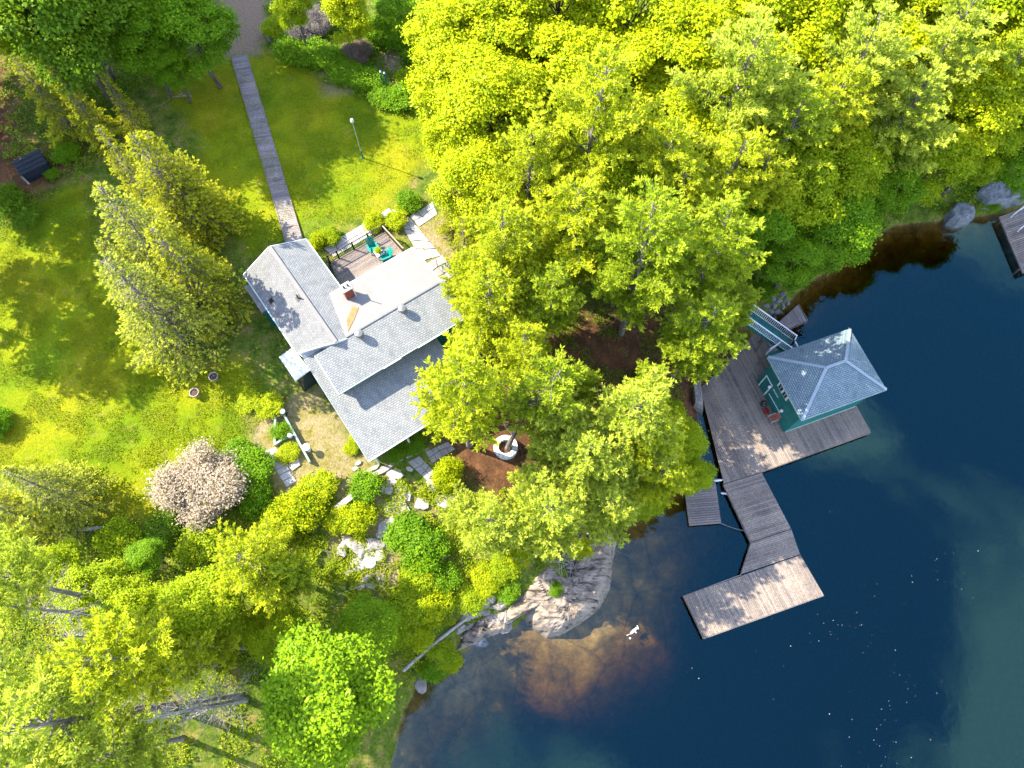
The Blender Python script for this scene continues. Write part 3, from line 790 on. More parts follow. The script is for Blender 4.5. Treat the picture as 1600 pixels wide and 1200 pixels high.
posts(rp, [P(1236, 508, .5), P(1255, 498, .5)], 0.07, MATS['dark_wood'])
nd = empty('neighbouring_dock', P(1590, 380, .6), 'plank dock cut off by the right edge of the view', 'dock')
N_ = lambda a, b: P(a, b, .6)
planks(nd, [N_(1563, 338), N_(1600, 425), N_(1680, 395), N_(1640, 310)], N_(1640, 310) - N_(1563, 338), 0.2, 0.05, MATS['dock_wood'], 0.05)
edge_beams(nd, [N_(1562, 338), N_(1599.5, 426)], 0.16, 0.1, MATS['deck_wood'], drop=0.0)
posts(nd, [N_(1568, 342), N_(1600, 415)], 0.1, MATS['dark_wood'])
hr = empty('white_handrail', P(1597, 350, .6), 'white handrail standing on the dock at the right edge', 'handrail')
for (a, b, c, d) in ((1583, 336, 1606, 318), (1594, 358, 1616, 340)):
    MB().beam(P(a, b, 1.0), P(c, d, 1.6), 0.09, 0.09).build('rail', MATS['white_paint'], hr)
    for (u_, v_, z_) in ((a, b, 1.0), (c, d, 1.6)):
        q = P(u_, v_, z_); MB().beam(V(q[0], q[1], .6), V(q[0], q[1], z_ - .03), 0.08, 0.08).build('post', MATS['white_paint'], hr)
for k, (px, py, an, lb) in enumerate(((1122, 750.5, 0.1, 'white boat fender lying at the dock corner by the float'), (1133, 771, -0.05, 'white boat fender on the water beside the dock arm'))):
    z = .62 if k == 0 else .12
    q = P(px, py, z); m = MB(); d = V(math.cos(an), math.sin(an), 0)
    m.tube([q - d * .36, q - d * .30, q - d * .2, q + d * .2, q + d * .30, q + d * .36], [.03, .07, .09, .09, .07, .03], 8)
    tag(m.build('boat_fender', MATS['white_paint'], origin=q, smooth=True), lb, 'fender', 'boat fenders')
m = MB(); a, b = P(1127, 818, .3), P(1166, 830, .5)
m.tube([a + (b - a) * t - V(0, 0, .25 * math.sin(math.pi * t)) for t in np.linspace(0, 1, 9)], 0.02, 4)
tag(m.build('mooring_rope', MATS['rope'], origin=a), 'thin mooring rope from the small float to the dock arm', 'rope')

# ------------------------------------------------------------------ boathouse
ZE, ZR = 5.0, 6.75
c0, c1, c2, c3 = (P(1200.6, 556.5, ZE), P(1253, 657, ZE), P(1386, 608, ZE), P(1327.5, 514.5, ZE))
ctr = (c0 + c1 + c2 + c3) / 4
bu = unit((c1 - c0) + (c2 - c3)); bv = V(-bu[1], bu[0], 0)
if bv @ (c2 - c1) < 0: bv = -bv
hu, hv = (np.linalg.norm(c1 - c0) + np.linalg.norm(c2 - c3)) / 4, (np.linalg.norm(c2 - c1) + np.linalg.norm(c3 - c0)) / 4
c0, c1, c2, c3 = (ctr - bu * hu - bv * hv, ctr + bu * hu - bv * hv, ctr + bu * hu + bv * hv, ctr - bu * hu + bv * hv)
rl = 0.85
k0, k1 = ctr - bv * rl + V(0, 0, ZR - ZE), ctr + bv * rl + V(0, 0, ZR - ZE)
boat = empty('boathouse', V(ctr[0], ctr[1], ZD), 'two-storey dark green boathouse on the dock, hipped shingle roof tinted blue-grey for tree shade', 'boathouse')
def roof_slab(parent, pts, mat, th=0.09, eave=None, name='roof_plane', off=(0, 0)):
    pts = [np.asarray(q, float) for q in pts]
    e = unit(pts[1] - pts[0]) if eave is None else unit(eave)
    n = np.cross(pts[1] - pts[0], pts[2] - pts[0]); n = unit(n if n[2] > 0 else -n)
    if np.cross(pts[1] - pts[0], pts[2] - pts[0])[2] < 0: pts = pts[::-1]
    s = np.cross(n, e); b = [q - n * th for q in pts]; k = len(pts)
    uv = [((q - pts[0]) @ e + off[0], (q - pts[0]) @ s + off[1]) for q in pts]
    m = MB()
    m.add(pts, [tuple(range(k))], [uv])
    m.add(b, [tuple(range(k))[::-1]])
    for i in range(k):
        j = (i + 1) % k; m.add([pts[i], b[i], b[j], pts[j]], [(0, 1, 2, 3)], [[uv[i], uv[i], uv[j], uv[j]]])
    return m.build(name, mat, parent)
SB = MATS['shingle_boat']
roof_slab(boat, [c0, c1, k0], SB); roof_slab(boat, [c1, c2, k1, k0], SB, off=(.1, .07)); roof_slab(boat, [c2, c3, k1], SB); roof_slab(boat, [c3, c0, k0, k1], SB)
plain('ridge_shingle', (0.22, 0.28, 0.31), 0.8, 0.1, 8)
for a, b in ((c0, k0), (c1, k0), (c2, k1), (c3, k1), (k0, k1)):
    MB().beam(a + V(0, 0, .012), b + V(0, 0, .012), 0.24, 0.035).build('ridge_cap', MATS['ridge_shingle'], boat)
for a, b in ((c0, c1), (c1, c2), (c2, c3), (c3, c0)):
    MB().beam(a - V(0, 0, .16), b - V(0, 0, .16), 0.05, 0.17).build('fascia', MATS['fascia'], boat)
OV = 0.42
w0, w1, w2, w3 = (c0 + (bu + bv) * OV, c1 + (-bu + bv) * OV, c2 + (-bu - bv) * OV, c3 + (bu - bv) * OV)
wz0, wz1 = ZD + 0.02, ZE + 0.12
for a, b in ((w0, w1), (w1, w2), (w2, w3), (w3, w0)):
    t = unit(b - a); nrm = V(t[1], -t[0], 0)
    wl_ = MB().box((a + b) / 2 + V(0, 0, (wz0 + wz1) / 2 - ZE), (np.linalg.norm(b - a), 0.12, wz1 - wz0), t).build('wall', MATS['teal_wall'], boat)
    for k in range(int((wz1 - wz0) / 0.22)):                      # lapped siding boards
        zz = wz0 + 0.11 + k * 0.22
        MB().box((a + b) / 2 * V(1, 1, 0) + V(0, 0, zz), (np.linalg.norm(b - a) + 0.03, 0.15 if k % 2 else 0.143, 0.205), t, ).build('siding_board', MATS['teal_wall'], wl_)
# left wall fittings, laid out along the wall (u from its upper-left corner) and above the deck (z)
wa = V(w0[0], w0[1], 0); wn_ = -bv * 0.09
WL = np.linalg.norm(w1 - w0)
def wp(u, z, out=0.0): return wa + bu * u + V(0, 0, z) - bv * (0.08 + out)
def wall_uv(px, py):
    q = on_plane(px, py, wp(0, 0), wp(1, 0), wp(0, 1)); return (q - wp(0, 0)) @ bu, q[2]
def frame(parent, u0, u1, z0, z1, t, mat, name='frame', sill=True):
    m = MB()
    m.box(wp((u0 + u1) / 2, z1 - t / 2, .02), (u1 - u0, 0.06, t), bu)
    for u in (u0 + t / 2, u1 - t / 2): m.box(wp(u, (z0 + z1) / 2 - (t / 2), .02), (t, 0.06, z1 - z0 - t), bu)
    if sill: m.box(wp((u0 + u1) / 2, z0 - t / 2, .02), (u1 - u0, 0.07, t), bu)
    return m.build(name, mat, parent)
dU0, dZ = wall_uv(1177, 601); dU1, _ = wall_uv(1185.5, 614.7)
dU0 = max(0.35, dU0); dU1 = dU0 + 1.05
dr_ = MB().box(wp((dU0 + dU1) / 2, ZD + 1.06, -.005), (0.9, 0.06, 2.0), bu).build('door', MATS['green_paint'], boat)
frame(dr_, dU0, dU1, ZD + 0.04, ZD + 2.16, 0.10, MATS['white_paint'], 'door_frame', False)
MB().tube([wp(dU1 - .22, ZD + 1.0, .03), wp(dU1 - .22, ZD + 1.0, .09)], .035, 6).build('handle', MATS['grey_metal'], dr_)
u0, z0 = wall_uv(1214, 602); u1, z1_ = wall_uv(1228.5, 626)
zt = min((z0 + z1_) / 2 + .84, ZE - .2); print('window', u0, u1, z0, z1_, 'WL', WL)
wi = MB().box(wp((u0 + u1) / 2, zt - .42, .0), (u1 - u0, 0.05, 0.84), bu).build('window', MATS['white_paint'], boat)
um = (u0 + u1) / 2
for a, b in ((u0 + .14, um - .07), (um + .07, u1 - .14)):
    for i in (0, 1):
        for j in (0, 1):
            ww = (b - a) / 2; MB().box(wp(a + ww * (i + .5), zt - .23 - .36 * j, .04), (ww - .05, .03, .31), bu).build('pane', MATS['dark_glass'], wi)
for px, py in ((1204, 604), (1223, 641)):
    u, z = wall_uv(px, py); q = wp(u, z, .1)
    MB().lathe([(.02, -.14), (.10, -.12), (.15, 0), (.12, .10), (.03, .15)], q, 10).build('wall_lamp', MATS['white_paint'], boat, smooth=True)
for (a, b) in (((1202, 615), (1219, 645)), ((1209, 608), (1216, 621))):
    ua, za = wall_uv(*a); ub, zb = wall_uv(*b)
    MB().beam(wp(ua, za, .03), wp(ub, zb, .03), .05, .05).build('conduit', MATS['rail_white'], boat)
# trim on the lake wall
m = MB(); m.beam(w1 * V(1, 1, 0) + V(0, 0, ZD + .1) + bu * .09, w2 * V(1, 1, 0) + V(0, 0, ZD + .1) + bu * .09, .04, .16); m.build('skirting', MATS['fascia'], boat)

# ---- footbridge stair and landing to the upper floor
br = empty('boathouse_stair', P(1205, 515, 3), 'green stair with white baluster railings from the bank to the boathouse upper floor', 'stair')
ZL = 2.75
wside = unit(w3 - w0)
la, lb = w0 + wside * 0.75, w0 + wside * 3.0
outn = -bu
lq = [V(la[0], la[1], ZL) + outn * .1, V(lb[0], lb[1], ZL) + outn * .1, V(lb[0], lb[1], ZL) + outn * 1.35, V(la[0], la[1], ZL) + outn * 1.35]
planks(br, lq, wside, 0.2, 0.06, MATS['green_paint'], name='landing_board')
s0r, s0l = P(1238, 533, ZL), P(1215, 541.5, ZL)
mid0 = (s0r + s0l) / 2
ztop = 4.3
s1r = P(1172, 486, ztop); sdir = unit((s1r - s0r) * V(1, 1, 0)); sn = V(-sdir[1], sdir[0], 0)
if sn @ (s0l - s0r) < 0: sn = -sn
SW, SL = 1.25, np.linalg.norm((s1r - s0r)[:2])
nst = 9
for i in range(nst):
    t = (i + .5) / nst; q = s0r + sdir * (SL * t) + sn * SW / 2
    MB().box(V(q[0], q[1], ZL + (ztop - ZL) * t), (SL / nst + .03, SW, .05), sdir).build('tread', MATS['green_paint'], br)
for off in (0.0, SW):
    MB().beam(s0r + sn * off - V(0, 0, .15), s0r + sn * off + sdir * SL + V(0, 0, ztop - ZL - .15), .06, .26).build('stringer', MATS['green_paint'], br)
def railing(parent, a, b, h, mat, pitch=0.15, posts_=True, low=0.12, bal='baluster', top=0.09, bw=0.045):
    a = np.asarray(a, float); b = np.asarray(b, float)
    u = V(0, 0, 1)
    MB().beam(a + u * h, b + u * h, top, 0.05).build('top_rail', mat, parent)
    MB().beam(a + u * low, b + u * low, 0.05, 0.05).build('bottom_rail', mat, parent)
    n = max(2, round(np.linalg.norm(b - a) / pitch)); me0 = None
    for i in range(1, n):
        q = a + (b - a) * (i / n)
        MB().beam(q + u * (low + .02), q + u * (h - .02), bw, bw).build(bal, mat, parent)
    if posts_:
        for q in (a, b): MB().beam(q - u * .1, q + u * (h + .04), .1, .1).build('rail_post', mat, parent)
RW = MATS['rail_white']
for off in (0.0, SW):
    railing(br, s0r + sn * off + V(0, 0, .05), s0r + sn * off + sdir * SL + V(0, 0, ztop - ZL + .05), 1.0, RW, 0.17)
railing(br, s0r, lq[2], 1.0, RW, 0.17); railing(br, lq[2], lq[1], 1.0, RW, 0.17); railing(br, lq[3], s0l if np.linalg.norm(lq[3] - s0l) > .3 else lq[0], 1.0, RW, 0.17)
for q in (lq[2], lq[3], s0r + sdir * SL * .5 + sn * .1, s0r + sdir * SL * .5 + sn * (SW - .1)):
    MB().beam(V(q[0], q[1], -.6), V(q[0], q[1], ZL - .1), .12, .12).build('support_post', MATS['dark_wood'], br)

# ---- things by the boathouse wall
def kettle_grill(q):
    e = empty('kettle_grill', q, 'black kettle grill against the green boathouse wall', 'grill')
    MB().lathe([(.05, .55), (.2, .58), (.29, .72), (.30, .80)], q, 14).build('bowl', MATS['black_metal'], e, smooth=True)
    MB().lathe([(.305, .805), (.29, .90), (.20, 1.0), (.06, 1.04), (.01, 1.05)], q, 14).build('lid', MATS['black_metal'], e, smooth=True)
    MB().beam(q + V(-.06, 0, 1.08), q + V(.06, 0, 1.08), .03, .03).build('handle', MATS['pale_wood'], e)
    for k in range(3):
        a = k * 2.1; MB().tube([q + V(.12 * math.cos(a), .12 * math.sin(a), .6), q + V(.3 * math.cos(a), .3 * math.sin(a), 0)], .015, 5).build('leg', MATS['grey_metal'], e)
kettle_grill(D_(1188.5, 636, ZD))
def box_chair(q, rot, m1, m2, label, name='deck_chair', cat='chair', slats=5):
    e = empty(name, q, label, cat); d = V(math.cos(rot), math.sin(rot), 0); s = V(-d[1], d[0], 0)
    for i in range(slats):
        MB().box(q + d * (-.22 + .11 * i) + V(0, 0, .38 - .012 * (slats - i)), (.09, .5, .025), d).build('seat_slat', m2, e)
        MB().beam(q - d * .27 + s * (-.2 + .1 * i) + V(0, 0, .36), q - d * .46 + s * (-.22 + .11 * i) + V(0, 0, .92), .085, .022, d).build('back_slat', m2, e)
    for sg in (-1, 1):
        MB().box(q + s * (.30 * sg) + V(0, 0, .58), (.66, .10, .03), d).build('arm', m1, e)
        MB().box(q + d * .27 + s * (.27 * sg) + V(0, 0, .285), (.06, .05, .57), d).build('leg', m1, e)
        MB().beam(q + d * .24 + s * (.27 * sg) + V(0, 0, .34), q - d * .45 + s * (.27 * sg) + V(0, 0, .03), .04, .11).build('leg', m1, e)
    return e
wang = math.atan2(-bv[1], -bv[0])
box_chair(D_(1205.5, 656, ZD), wang, MATS['pale_wood'], MATS['bright_red_wood'], 'pale slatted wooden chair beside the boathouse wall')
q = D_(1196, 644, ZD); e = empty('fuel_can', q, 'red plastic can between grill and wooden chair', 'can')
mb = MB(); mb.box(q + V(0, 0, .21), (.44, .34, .42), bu); mb.build('body', MATS['red_plastic'], e, bevel=.05)
MB().beam(q + V(-.12, 0, .48), q + V(.12, 0, .48), .05, .05).build('handle', MATS['red_plastic'], e)
MB().tube([q + bu * .14 + V(0, 0, .42), q + bu * .2 + V(0, 0, .58)], [.045, .025], 7).build('spout', MATS['black_metal'], e)

# ------------------------------------------------------------------ house
house = empty('house', G(560, 540), 'lakeside house with grey shingle gables, flat pale roof and brick chimney', 'house')
zAe, zAr, zBr, zCe = 9.2, 10.6, 10.2, 9.25
L0, L1, R0 = P(381, 428, zAe), P(464, 552, zAe), P(479, 376, zAe)
av = unit((L1 - L0) * V(1, 1, 0)); aw = V(-av[1], av[0], 0)
if aw @ (R0 - L0) < 0: aw = -aw
AW, AL = (R0 - L0) @ aw, np.linalg.norm(L1 - L0)
R0 = L0 + aw * AW
K0 = L0 + aw * AW / 2 + V(0, 0, zAr - zAe); K1 = K0 + av * ((P(528, 532.5, zAr) - K0) @ av)
R1 = K1 + aw * AW / 2 - V(0, 0, zAr - zAe)
def cross2(p, d, q, e_):
    m_ = np.array([[d[0], -e_[0]], [d[1], -e_[1]]]); return p + d * np.linalg.solve(m_, (q - p)[:2])[0]
SH, SHP = MATS['shingle'], MATS['shingle_plain']
roof_slab(house, [L0, L1, K1, K0], SHP, .12, name='gable_roof_plane'); roof_slab(house, [R1, R0, K0, K1], SH, .12, name='gable_roof_plane')
MB().beam(K0 + V(0, 0, .02), K1 + V(0, 0, .02), .26, .04).build('ridge_cap', MATS['felt_roof'], house)
g0, g1 = P(491, 556, zBr), P(688, 441, zBr)
hd = unit(g1 - g0); hn = V(hd[1], -hd[0], 0)                     # hn points to the lake
C0 = P(527, 616, zCe); cw = (C0 - g0) @ hn
C0 = g0 + hn * cw + V(0, 0, zCe - zBr); C1 = g1 + hd * .3 + hn * cw + V(0, 0, zCe - zBr); g1c = g1 + hd * .3
roof_slab(house, [C0, C1, g1c, g0], SH, .12, name='main_roof_plane')
B1 = P(639, 390, 9.75); bw_ = -(B1 - g1) @ hn
B1 = g1 - hn * bw_ + V(0, 0, 9.75 - zBr)
gL = cross2(g0, hd, K0, av); B0 = cross2(B1, hd, K0, av)
roof_slab(house, [B1, B0, gL + V(0, 0, -.005), g1 + V(0, 0, -.005)], MATS['felt_roof'], .12, name='flat_roof_plane')
MB().beam(gL + V(0, 0, .02), g1 + V(0, 0, .02), .12, .05).build('ridge_flashing', MATS['grey_metal'], house)
E0 = P(575, 720, 6.95); dw = (E0 - g0) @ hn; E0 = E0 - hd * 0
DT = P(475, 561, 8.9)
E1 = E0 + hd * 9.2
T0 = E0 - hn * ((E0 - DT) @ hn) + V(0, 0, 8.9 - 6.95); T1 = T0 + hd * 9.2
roof_slab(house, [E0, E1, T1, T0], SH, .12, name='porch_roof_plane', off=(.2, .05))
m = MATS['fascia']
def gut(a, b, mat='fascia', n='gutter', w=.09, h=.14, dz=-.09): MB().beam(a + V(0, 0, dz), b + V(0, 0, dz), w, h).build(n, MATS[mat], house)
gut(L0 - aw * .05, L1 - aw * .05); gut(R0 + aw * .05, R0 + aw * .05 + av * 5.2); gut(C0 + hn * .05, C1 + hn * .05); gut(E0 + hn * .05, E1 + hn * .05, 'white_paint')
gut(B0 - hn * .03, B1 - hn * .03, 'white_paint', 'fascia'); gut(B1 + hd * .03, g1 + hd * .03, 'white_paint', 'fascia')
for a, b in ((L0, K0), (R0, K0), (L1, K1), (K1, (K1 * .58 + R1 * .42))): gut(a, b, 'white_paint', 'barge_board', .05, .2, -.1)
gut(g0, C0, 'white_paint', 'barge_board', .05, .2, -.1)
gut(T0, E0, 'fascia', 'barge_board', .05, .16, -.1)
for t0, t1 in ((.33, .47), (.60, .83)):                          # raised gutter guards along the main eave
    MB().beam(C0 + (C1 - C0) * t0 + hn * .12 - V(0, 0, .02), C0 + (C1 - C0) * t1 + hn * .12 - V(0, 0, .02), .12, .03).build('gutter_guard', MATS['fascia'], house)
def wall_run(pts, z0, tops, name='wall', mat='teal_wall', th=.15):
    for (a, b), (ta, tb) in zip(zip(pts[:-1], pts[1:]), zip(tops[:-1], tops[1:])):
        d = unit((b - a) * V(1, 1, 0)); n = V(-d[1], d[0], 0) * th / 2
        A, B = a * V(1, 1, 0), b * V(1, 1, 0)
        vs = [A - n + V(0, 0, z0), B - n + V(0, 0, z0), B + n + V(0, 0, z0), A + n + V(0, 0, z0), A - n + V(0, 0, ta), B - n + V(0, 0, tb), B + n + V(0, 0, tb), A + n + V(0, 0, ta)]
        MB().add(vs, [(3, 2, 1, 0), (4, 5, 6, 7), (0, 1, 5, 4), (1, 2, 6, 5), (2, 3, 7, 6), (3, 0, 4, 7)]).build(name, MATS[mat], house)
ea, eb = av * .45, aw * .4
e_in = .4 * (zAr - zAe) / (AW / 2) - .14
wall_run([L1 - ea + eb, L0 + ea + eb, K0 + ea, R0 + ea - eb, R1 - ea - eb], 3.9, [zAe + e_in, zAe + e_in, zAr - .14, zAe + e_in, zAe + e_in])
wall_run([L1 - ea + eb, K1 - ea, K1 * .5 + R1 * .5 - ea], 3.9, [zAe + e_in, zAr - .14, (zAr + zAe) / 2 - .14], mat='white_paint')
ci = .4 * (zBr - zCe) / cw
wall_run([g0 + hd * .35, C0 + hd * .35 - hn * .4, C1 - hd * .35 - hn * .4, g1 - hd * .35], 3.9, [zBr - .14, zCe + ci - .14, zCe + ci - .14, zBr - .14])
wall_run([g1 - hd * .35, B1 - hd * .35 + hn * .35, B0 + hn * .35], 3.9, [zBr - .16, 9.62, 9.62])
di = .6 * (8.9 - 6.95) / np.linalg.norm((T0 - E0)[:2])
wall_run([T0 + hd * .3, E0 + hd * .3 - hn * .9, E1 - hd * .3 - hn * .9, T1 - hd * .3], 3.4, [8.7, 7.0, 7.0, 8.7])
for t in (.06, .36, .64, .94):                                   # porch posts with braces
    q = E0 + (E1 - E0) * t - hn * .15; gz = H1(q[0], q[1])
    MB().beam(V(q[0], q[1], gz - .2), V(q[0], q[1], 6.85), .14, .14).build('porch_post', MATS['white_paint'], house)
    MB().beam(V(q[0], q[1], 6.2), V(q[0], q[1], 6.85) - hn * .6, .08, .08).build('brace', MATS['white_paint'], house)
# windows along the upper wall above the porch roof
for t in (.2, .45, .72, .9):
    q = C0 + (C1 - C0) * t - hn * .30; q[2] = 8.72
    wf = MB().box(q, (1.1, .06, .55), hd).build('window', MATS['white_paint'], house)
    for s in (-.27, .27): MB().box(q + hd * s + hn * .03, (.46, .04, .43), hd).build('pane', MATS['dark_glass'], wf)
# left side bay and white flat-roofed lean-to
bq = L0 + av * 2.0 - aw * .05 + eb
MB().box(V(bq[0], bq[1], 7.0) - aw * .3, (2.6, .9, 3.0), av).build('bay', MATS['teal_wall'], house)
MB().box(V(bq[0], bq[1], 8.55) - aw * .33, (2.8, 1.05, .1), av).build('bay_roof', MATS['felt_roof'], house)
Wp = [P(436, 558, 8.3), P(457, 543, 8.3), P(484, 578, 8.3), P(461, 595, 8.3)]
MB().prism(Wp, .14).build('lean_to_roof', MATS['white_paint'], house)
ctrW = sum(Wp) / 4
MB().prism([ctrW + (q - ctrW) * .86 - V(0, 0, .15) for q in Wp], 4.0).build('lean_to_wall', MATS['dark_glass'], house)
W2 = [P(457, 545, 8.6), P(470, 538, 8.6), P(512, 544, 8.6), P(478, 562, 8.6)]
MB().prism(W2, .12).build('lean_to_roof', MATS['white_paint'], house)
# chimney with cap and two flues
zc = 11.1
cq = [P(529.5, 447.5, zc), P(543, 440, zc), P(551, 449, zc), P(538, 457, zc)]
cc = sum(cq) / 4; cl, cwid = np.linalg.norm(cq[1] - cq[0]), np.linalg.norm(cq[2] - cq[1])
cd_ = unit(cq[1] - cq[0])
ch = MB().box(V(cc[0], cc[1], 10.0), (cl * .92, cwid * .9, 2.1), cd_).build('chimney', MATS['brick'], house)
for k in range(8):
    MB().box(V(cc[0], cc[1], 9.35 + .21 * k), (cl * .94 + (.012 if k % 2 else 0), cwid * .92 + (.012 if k % 2 else 0), .175), cd_).build('brick_course', MATS['brick'], ch)
MB().box(V(cc[0], cc[1], zc - .04), (cl * 1.08, cwid * 1.1, .12), cd_).build('cap', MATS['mortar_cap'], ch)
for s in (-.16, .16): MB().tube([cc + cd_ * s + V(0, 0, -.02), cc + cd_ * s + V(0, 0, .22)], .085, 8).build('flue', MATS['black_metal'], ch)
def onB(px, py, off=.012): return on_plane(px, py, B1, B0, gL, off)
def onAr(px, py, off=.012): return on_plane(px, py, R0, K0, K1, off)
def onAl(px, py, off=.0): return on_plane(px, py, L0, K0, L1, off)
MB().prism([onAr(526, 466, .03), onAr(532.5, 462, .03), onAr(540, 516, .03), onAr(537, 518, .03)], .02).build('flashing', MATS['rust_tin'], house)
MB().prism([onB(551, 479, .03), onB(560.5, 481, .03), onB(553, 500, .03), onB(544, 518, .03), onB(542, 500, .03)], .02).build('flashing', MATS['rust_tin'], house)
q = onB(557, 463); MB().tube([q, q + V(0, 0, 2.0)], .035, 6).build('vent_pipe', MATS['white_paint'], house)
MB().beam(q + V(0, 0, .4), onB(551, 455), .03, .03).build('pipe_brace', MATS['grey_metal'], house)
for px, py in ((563, 526), (630, 487)):                          # turbine roof vents
    q = on_plane(px, py, C0, C1, g0, 0)
    tv = MB().lathe([(.17, -.1), (.17, .22)], q, 12).build('turbine_vent', MATS['grey_metal'], house)
    MB().lathe([(.18, .22), (.30, .32), (.34, .46), (.28, .60), (.10, .66), (.02, .68)], q, 16).build('turbine_head', MATS['grey_metal'], tv)
    for k in range(14):
        a = k * math.tau / 14; MB().beam(q + V(.31 * math.cos(a), .31 * math.sin(a), .3), q + V(.30 * math.cos(a + .2), .30 * math.sin(a + .2), .60), .02, .05).build('fin', MATS['grey_metal'], tv)
for px, py, hgt_ in ((466, 466, .55), (424, 470, .35)):
    q = onAl(px, py); MB().tube([q - V(0, 0, .05), q + V(0, 0, hgt_)], .055, 7).build('vent_pipe', MATS['black_metal'], house)
    MB().box(q + V(0, 0, .02), (.4, .4, .03), av, np.cross(av, K0 - L0) * (1 if np.cross(av, K0 - L0)[2] > 0 else -1)).build('vent_boot', MATS['black_metal'], house)

# ------------------------------------------------------------------ house deck, furniture
ZK = 6.55
deck = empty('house_deck', P(570, 420, ZK), 'grey plank deck with black railing between the gable roof and pale flat roof', 'deck')
K_ = lambda a, b: P(a, b, ZK)
dp = [K_(516, 411), K_(600, 363), K_(632, 398), K_(560, 470), K_(536, 458)]
planks(deck, dp, hd, 0.145, .05, MATS['deck_wood'])
MB().beam(dp[0] - V(0, 0, .2), dp[1] - V(0, 0, .2), .06, .28).build('edge_beam', MATS['deck_wood'], deck)
MB().beam(dp[1] - V(0, 0, .2), dp[2] - V(0, 0, .2), .06, .28).build('edge_beam', MATS['deck_wood'], deck)
for q in dp[:3]: MB().beam(V(q[0], q[1], H1(q[0], q[1]) - .3), q - V(0, 0, .1), .14, .14).build('support_post', MATS['deck_wood'], deck)
BM = MATS['black_metal']
segs = [dp[0] + (dp[1] - dp[0]) * t for t in (0, .16, .44, .72, 1)]
for a, b in zip(segs[:-1], segs[1:]): railing(deck, a, b, 1.0, BM, .14, True, .1, 'baluster', .07, .025)
railing(deck, dp[1], dp[2], 1.0, MATS['pale_wood'], .14, True, .1, 'baluster', .09, .025)
railing(deck, dp[0], dp[0] - hn * -1.0 + hd * -.4, 1.0, BM, .14, True, .1, 'baluster', .07, .025)
def adirondack(px, py, rot, label):
    q = K_(px, py) + V(0, 0, .005); e = empty('garden_chair', q, label, 'chair', 'turquoise chairs on the deck'); d = V(math.cos(rot), math.sin(rot), 0); s = V(-d[1], d[0], 0); T = MATS['turquoise']
    for i in range(6): MB().box(q + d * (.30 - .115 * i) + V(0, 0, .38 - .035 * i), (.105, .56, .025), d).build('seat_slat', T, e)
    for i in range(6):
        f = (i - 2.5); MB().beam(q - d * .32 + s * (f * .095) + V(0, 0, .22), q - d * .72 + s * (f * .118) + V(0, 0, 1.02 - .02 * f * f), .098, .024, d).build('back_slat', T, e)
    for g in (-1, 1):
        MB().box(q + s * (.36 * g) - d * .05 + V(0, 0, .57), (.78, .14, .03), d).build('arm', T, e)
        MB().box(q + d * .28 + s * (.32 * g) + V(0, 0, .28), (.09, .04, .56), d).build('leg', T, e)
        MB().beam(q + d * .3 + s * (.29 * g) + V(0, 0, .34), q - d * .72 + s * (.29 * g) + V(0, 0, .04), .035, .13).build('leg', T, e)
adirondack(584.5, 392, math.radians(-62), 'turquoise slatted chair facing down the deck, nearer the black railing')
adirondack(602, 404, math.radians(-152), 'turquoise slatted chair tucked by the edge of the flat roof')
q = K_(593.5, 400); e = empty('deck_table', q, 'small white square table between the turquoise chairs', 'table')
for i in range(5): MB().box(q + hd * (-.26 + .13 * i) + V(0, 0, .48), (.12, .66, .03), hd).build('top_slat', MATS['white_paint'], e)
for a in (-1, 1):
    for b in (-1, 1): MB().box(q + hd * .26 * a + hn * .26 * b + V(0, 0, .232), (.05, .05, .465), hd).build('leg', MATS['white_paint'], e)
def potted(name, q, r, h, label, plant_s=0.0, cat='planter', tone=YEL, mat='terracotta', group=None):
    e = empty(name, q, label, cat, group)
    MB().lathe([(r * .7, 0), (r, h), (r * 1.12, h), (r * 1.12, h + .05), (r * .95, h + .05), (r * .9, h - .04)], q, 12, False).build('pot', MATS[mat], e, smooth=True)
    MB().lathe([(r * .93, h - .04), (.01, h - .02)], q, 12, False).build('soil', MATS['soil'], e)
    if plant_s:
        o = bpy.data.objects.new('leaves', KINDS['bush'][0][1]); link(o, e); o.location = (0, 0, h); o.scale = (plant_s,) * 3; o.color = tone
potted('potted_plant', q + V(0, 0, .5), .14, .2, 'potted green plant standing on the small deck table', .27, 'potted plant')
potted('flower_pot', G(307.5, 617), .34, .5, 'large pale empty pot on the lawn, nearer the sunlit grass', 0, group='pale pots on the lawn')
potted('flower_pot', G(337, 592), .34, .5, 'large pale pot on the shaded lawn under the left spruces', 0, group='pale pots on the lawn')

# ------------------------------------------------------------------ boardwalk
bw0, bw1, bw2, bw3 = G(361, 91, .14), G(387, 87, .14), G(475, 378, .14), G(447, 382, .14)
walk = empty('boardwalk', G(420, 240), 'long grey plank boardwalk crossing the lawn to the house', 'boardwalk')
zz = (bw0[2] + bw1[2]) / 2, (bw2[2] + bw3[2]) / 2
N = 118
for i in range(N):
    sec = i % 9; t0, t1 = (i + .04) / N, (i + .94) / N
    jig = random.gauss(0, .025); a = bw0 + (bw3 - bw0) * t0; b = bw1 + (bw2 - bw1) * t0; c = bw1 + (bw2 - bw1) * t1; d = bw0 + (bw3 - bw0) * t1
    zs = zz[0] + (zz[1] - zz[0]) * t0 + random.gauss(0, .004); sx = (b - a) * .01 * random.gauss(0, 1) * .6
    qs = [V(*(q + sx)[:2], zs) for q in (a, b, c, d)]
    MB().prism(qs, .045).build('plank', MATS['walk_wood'], walk)
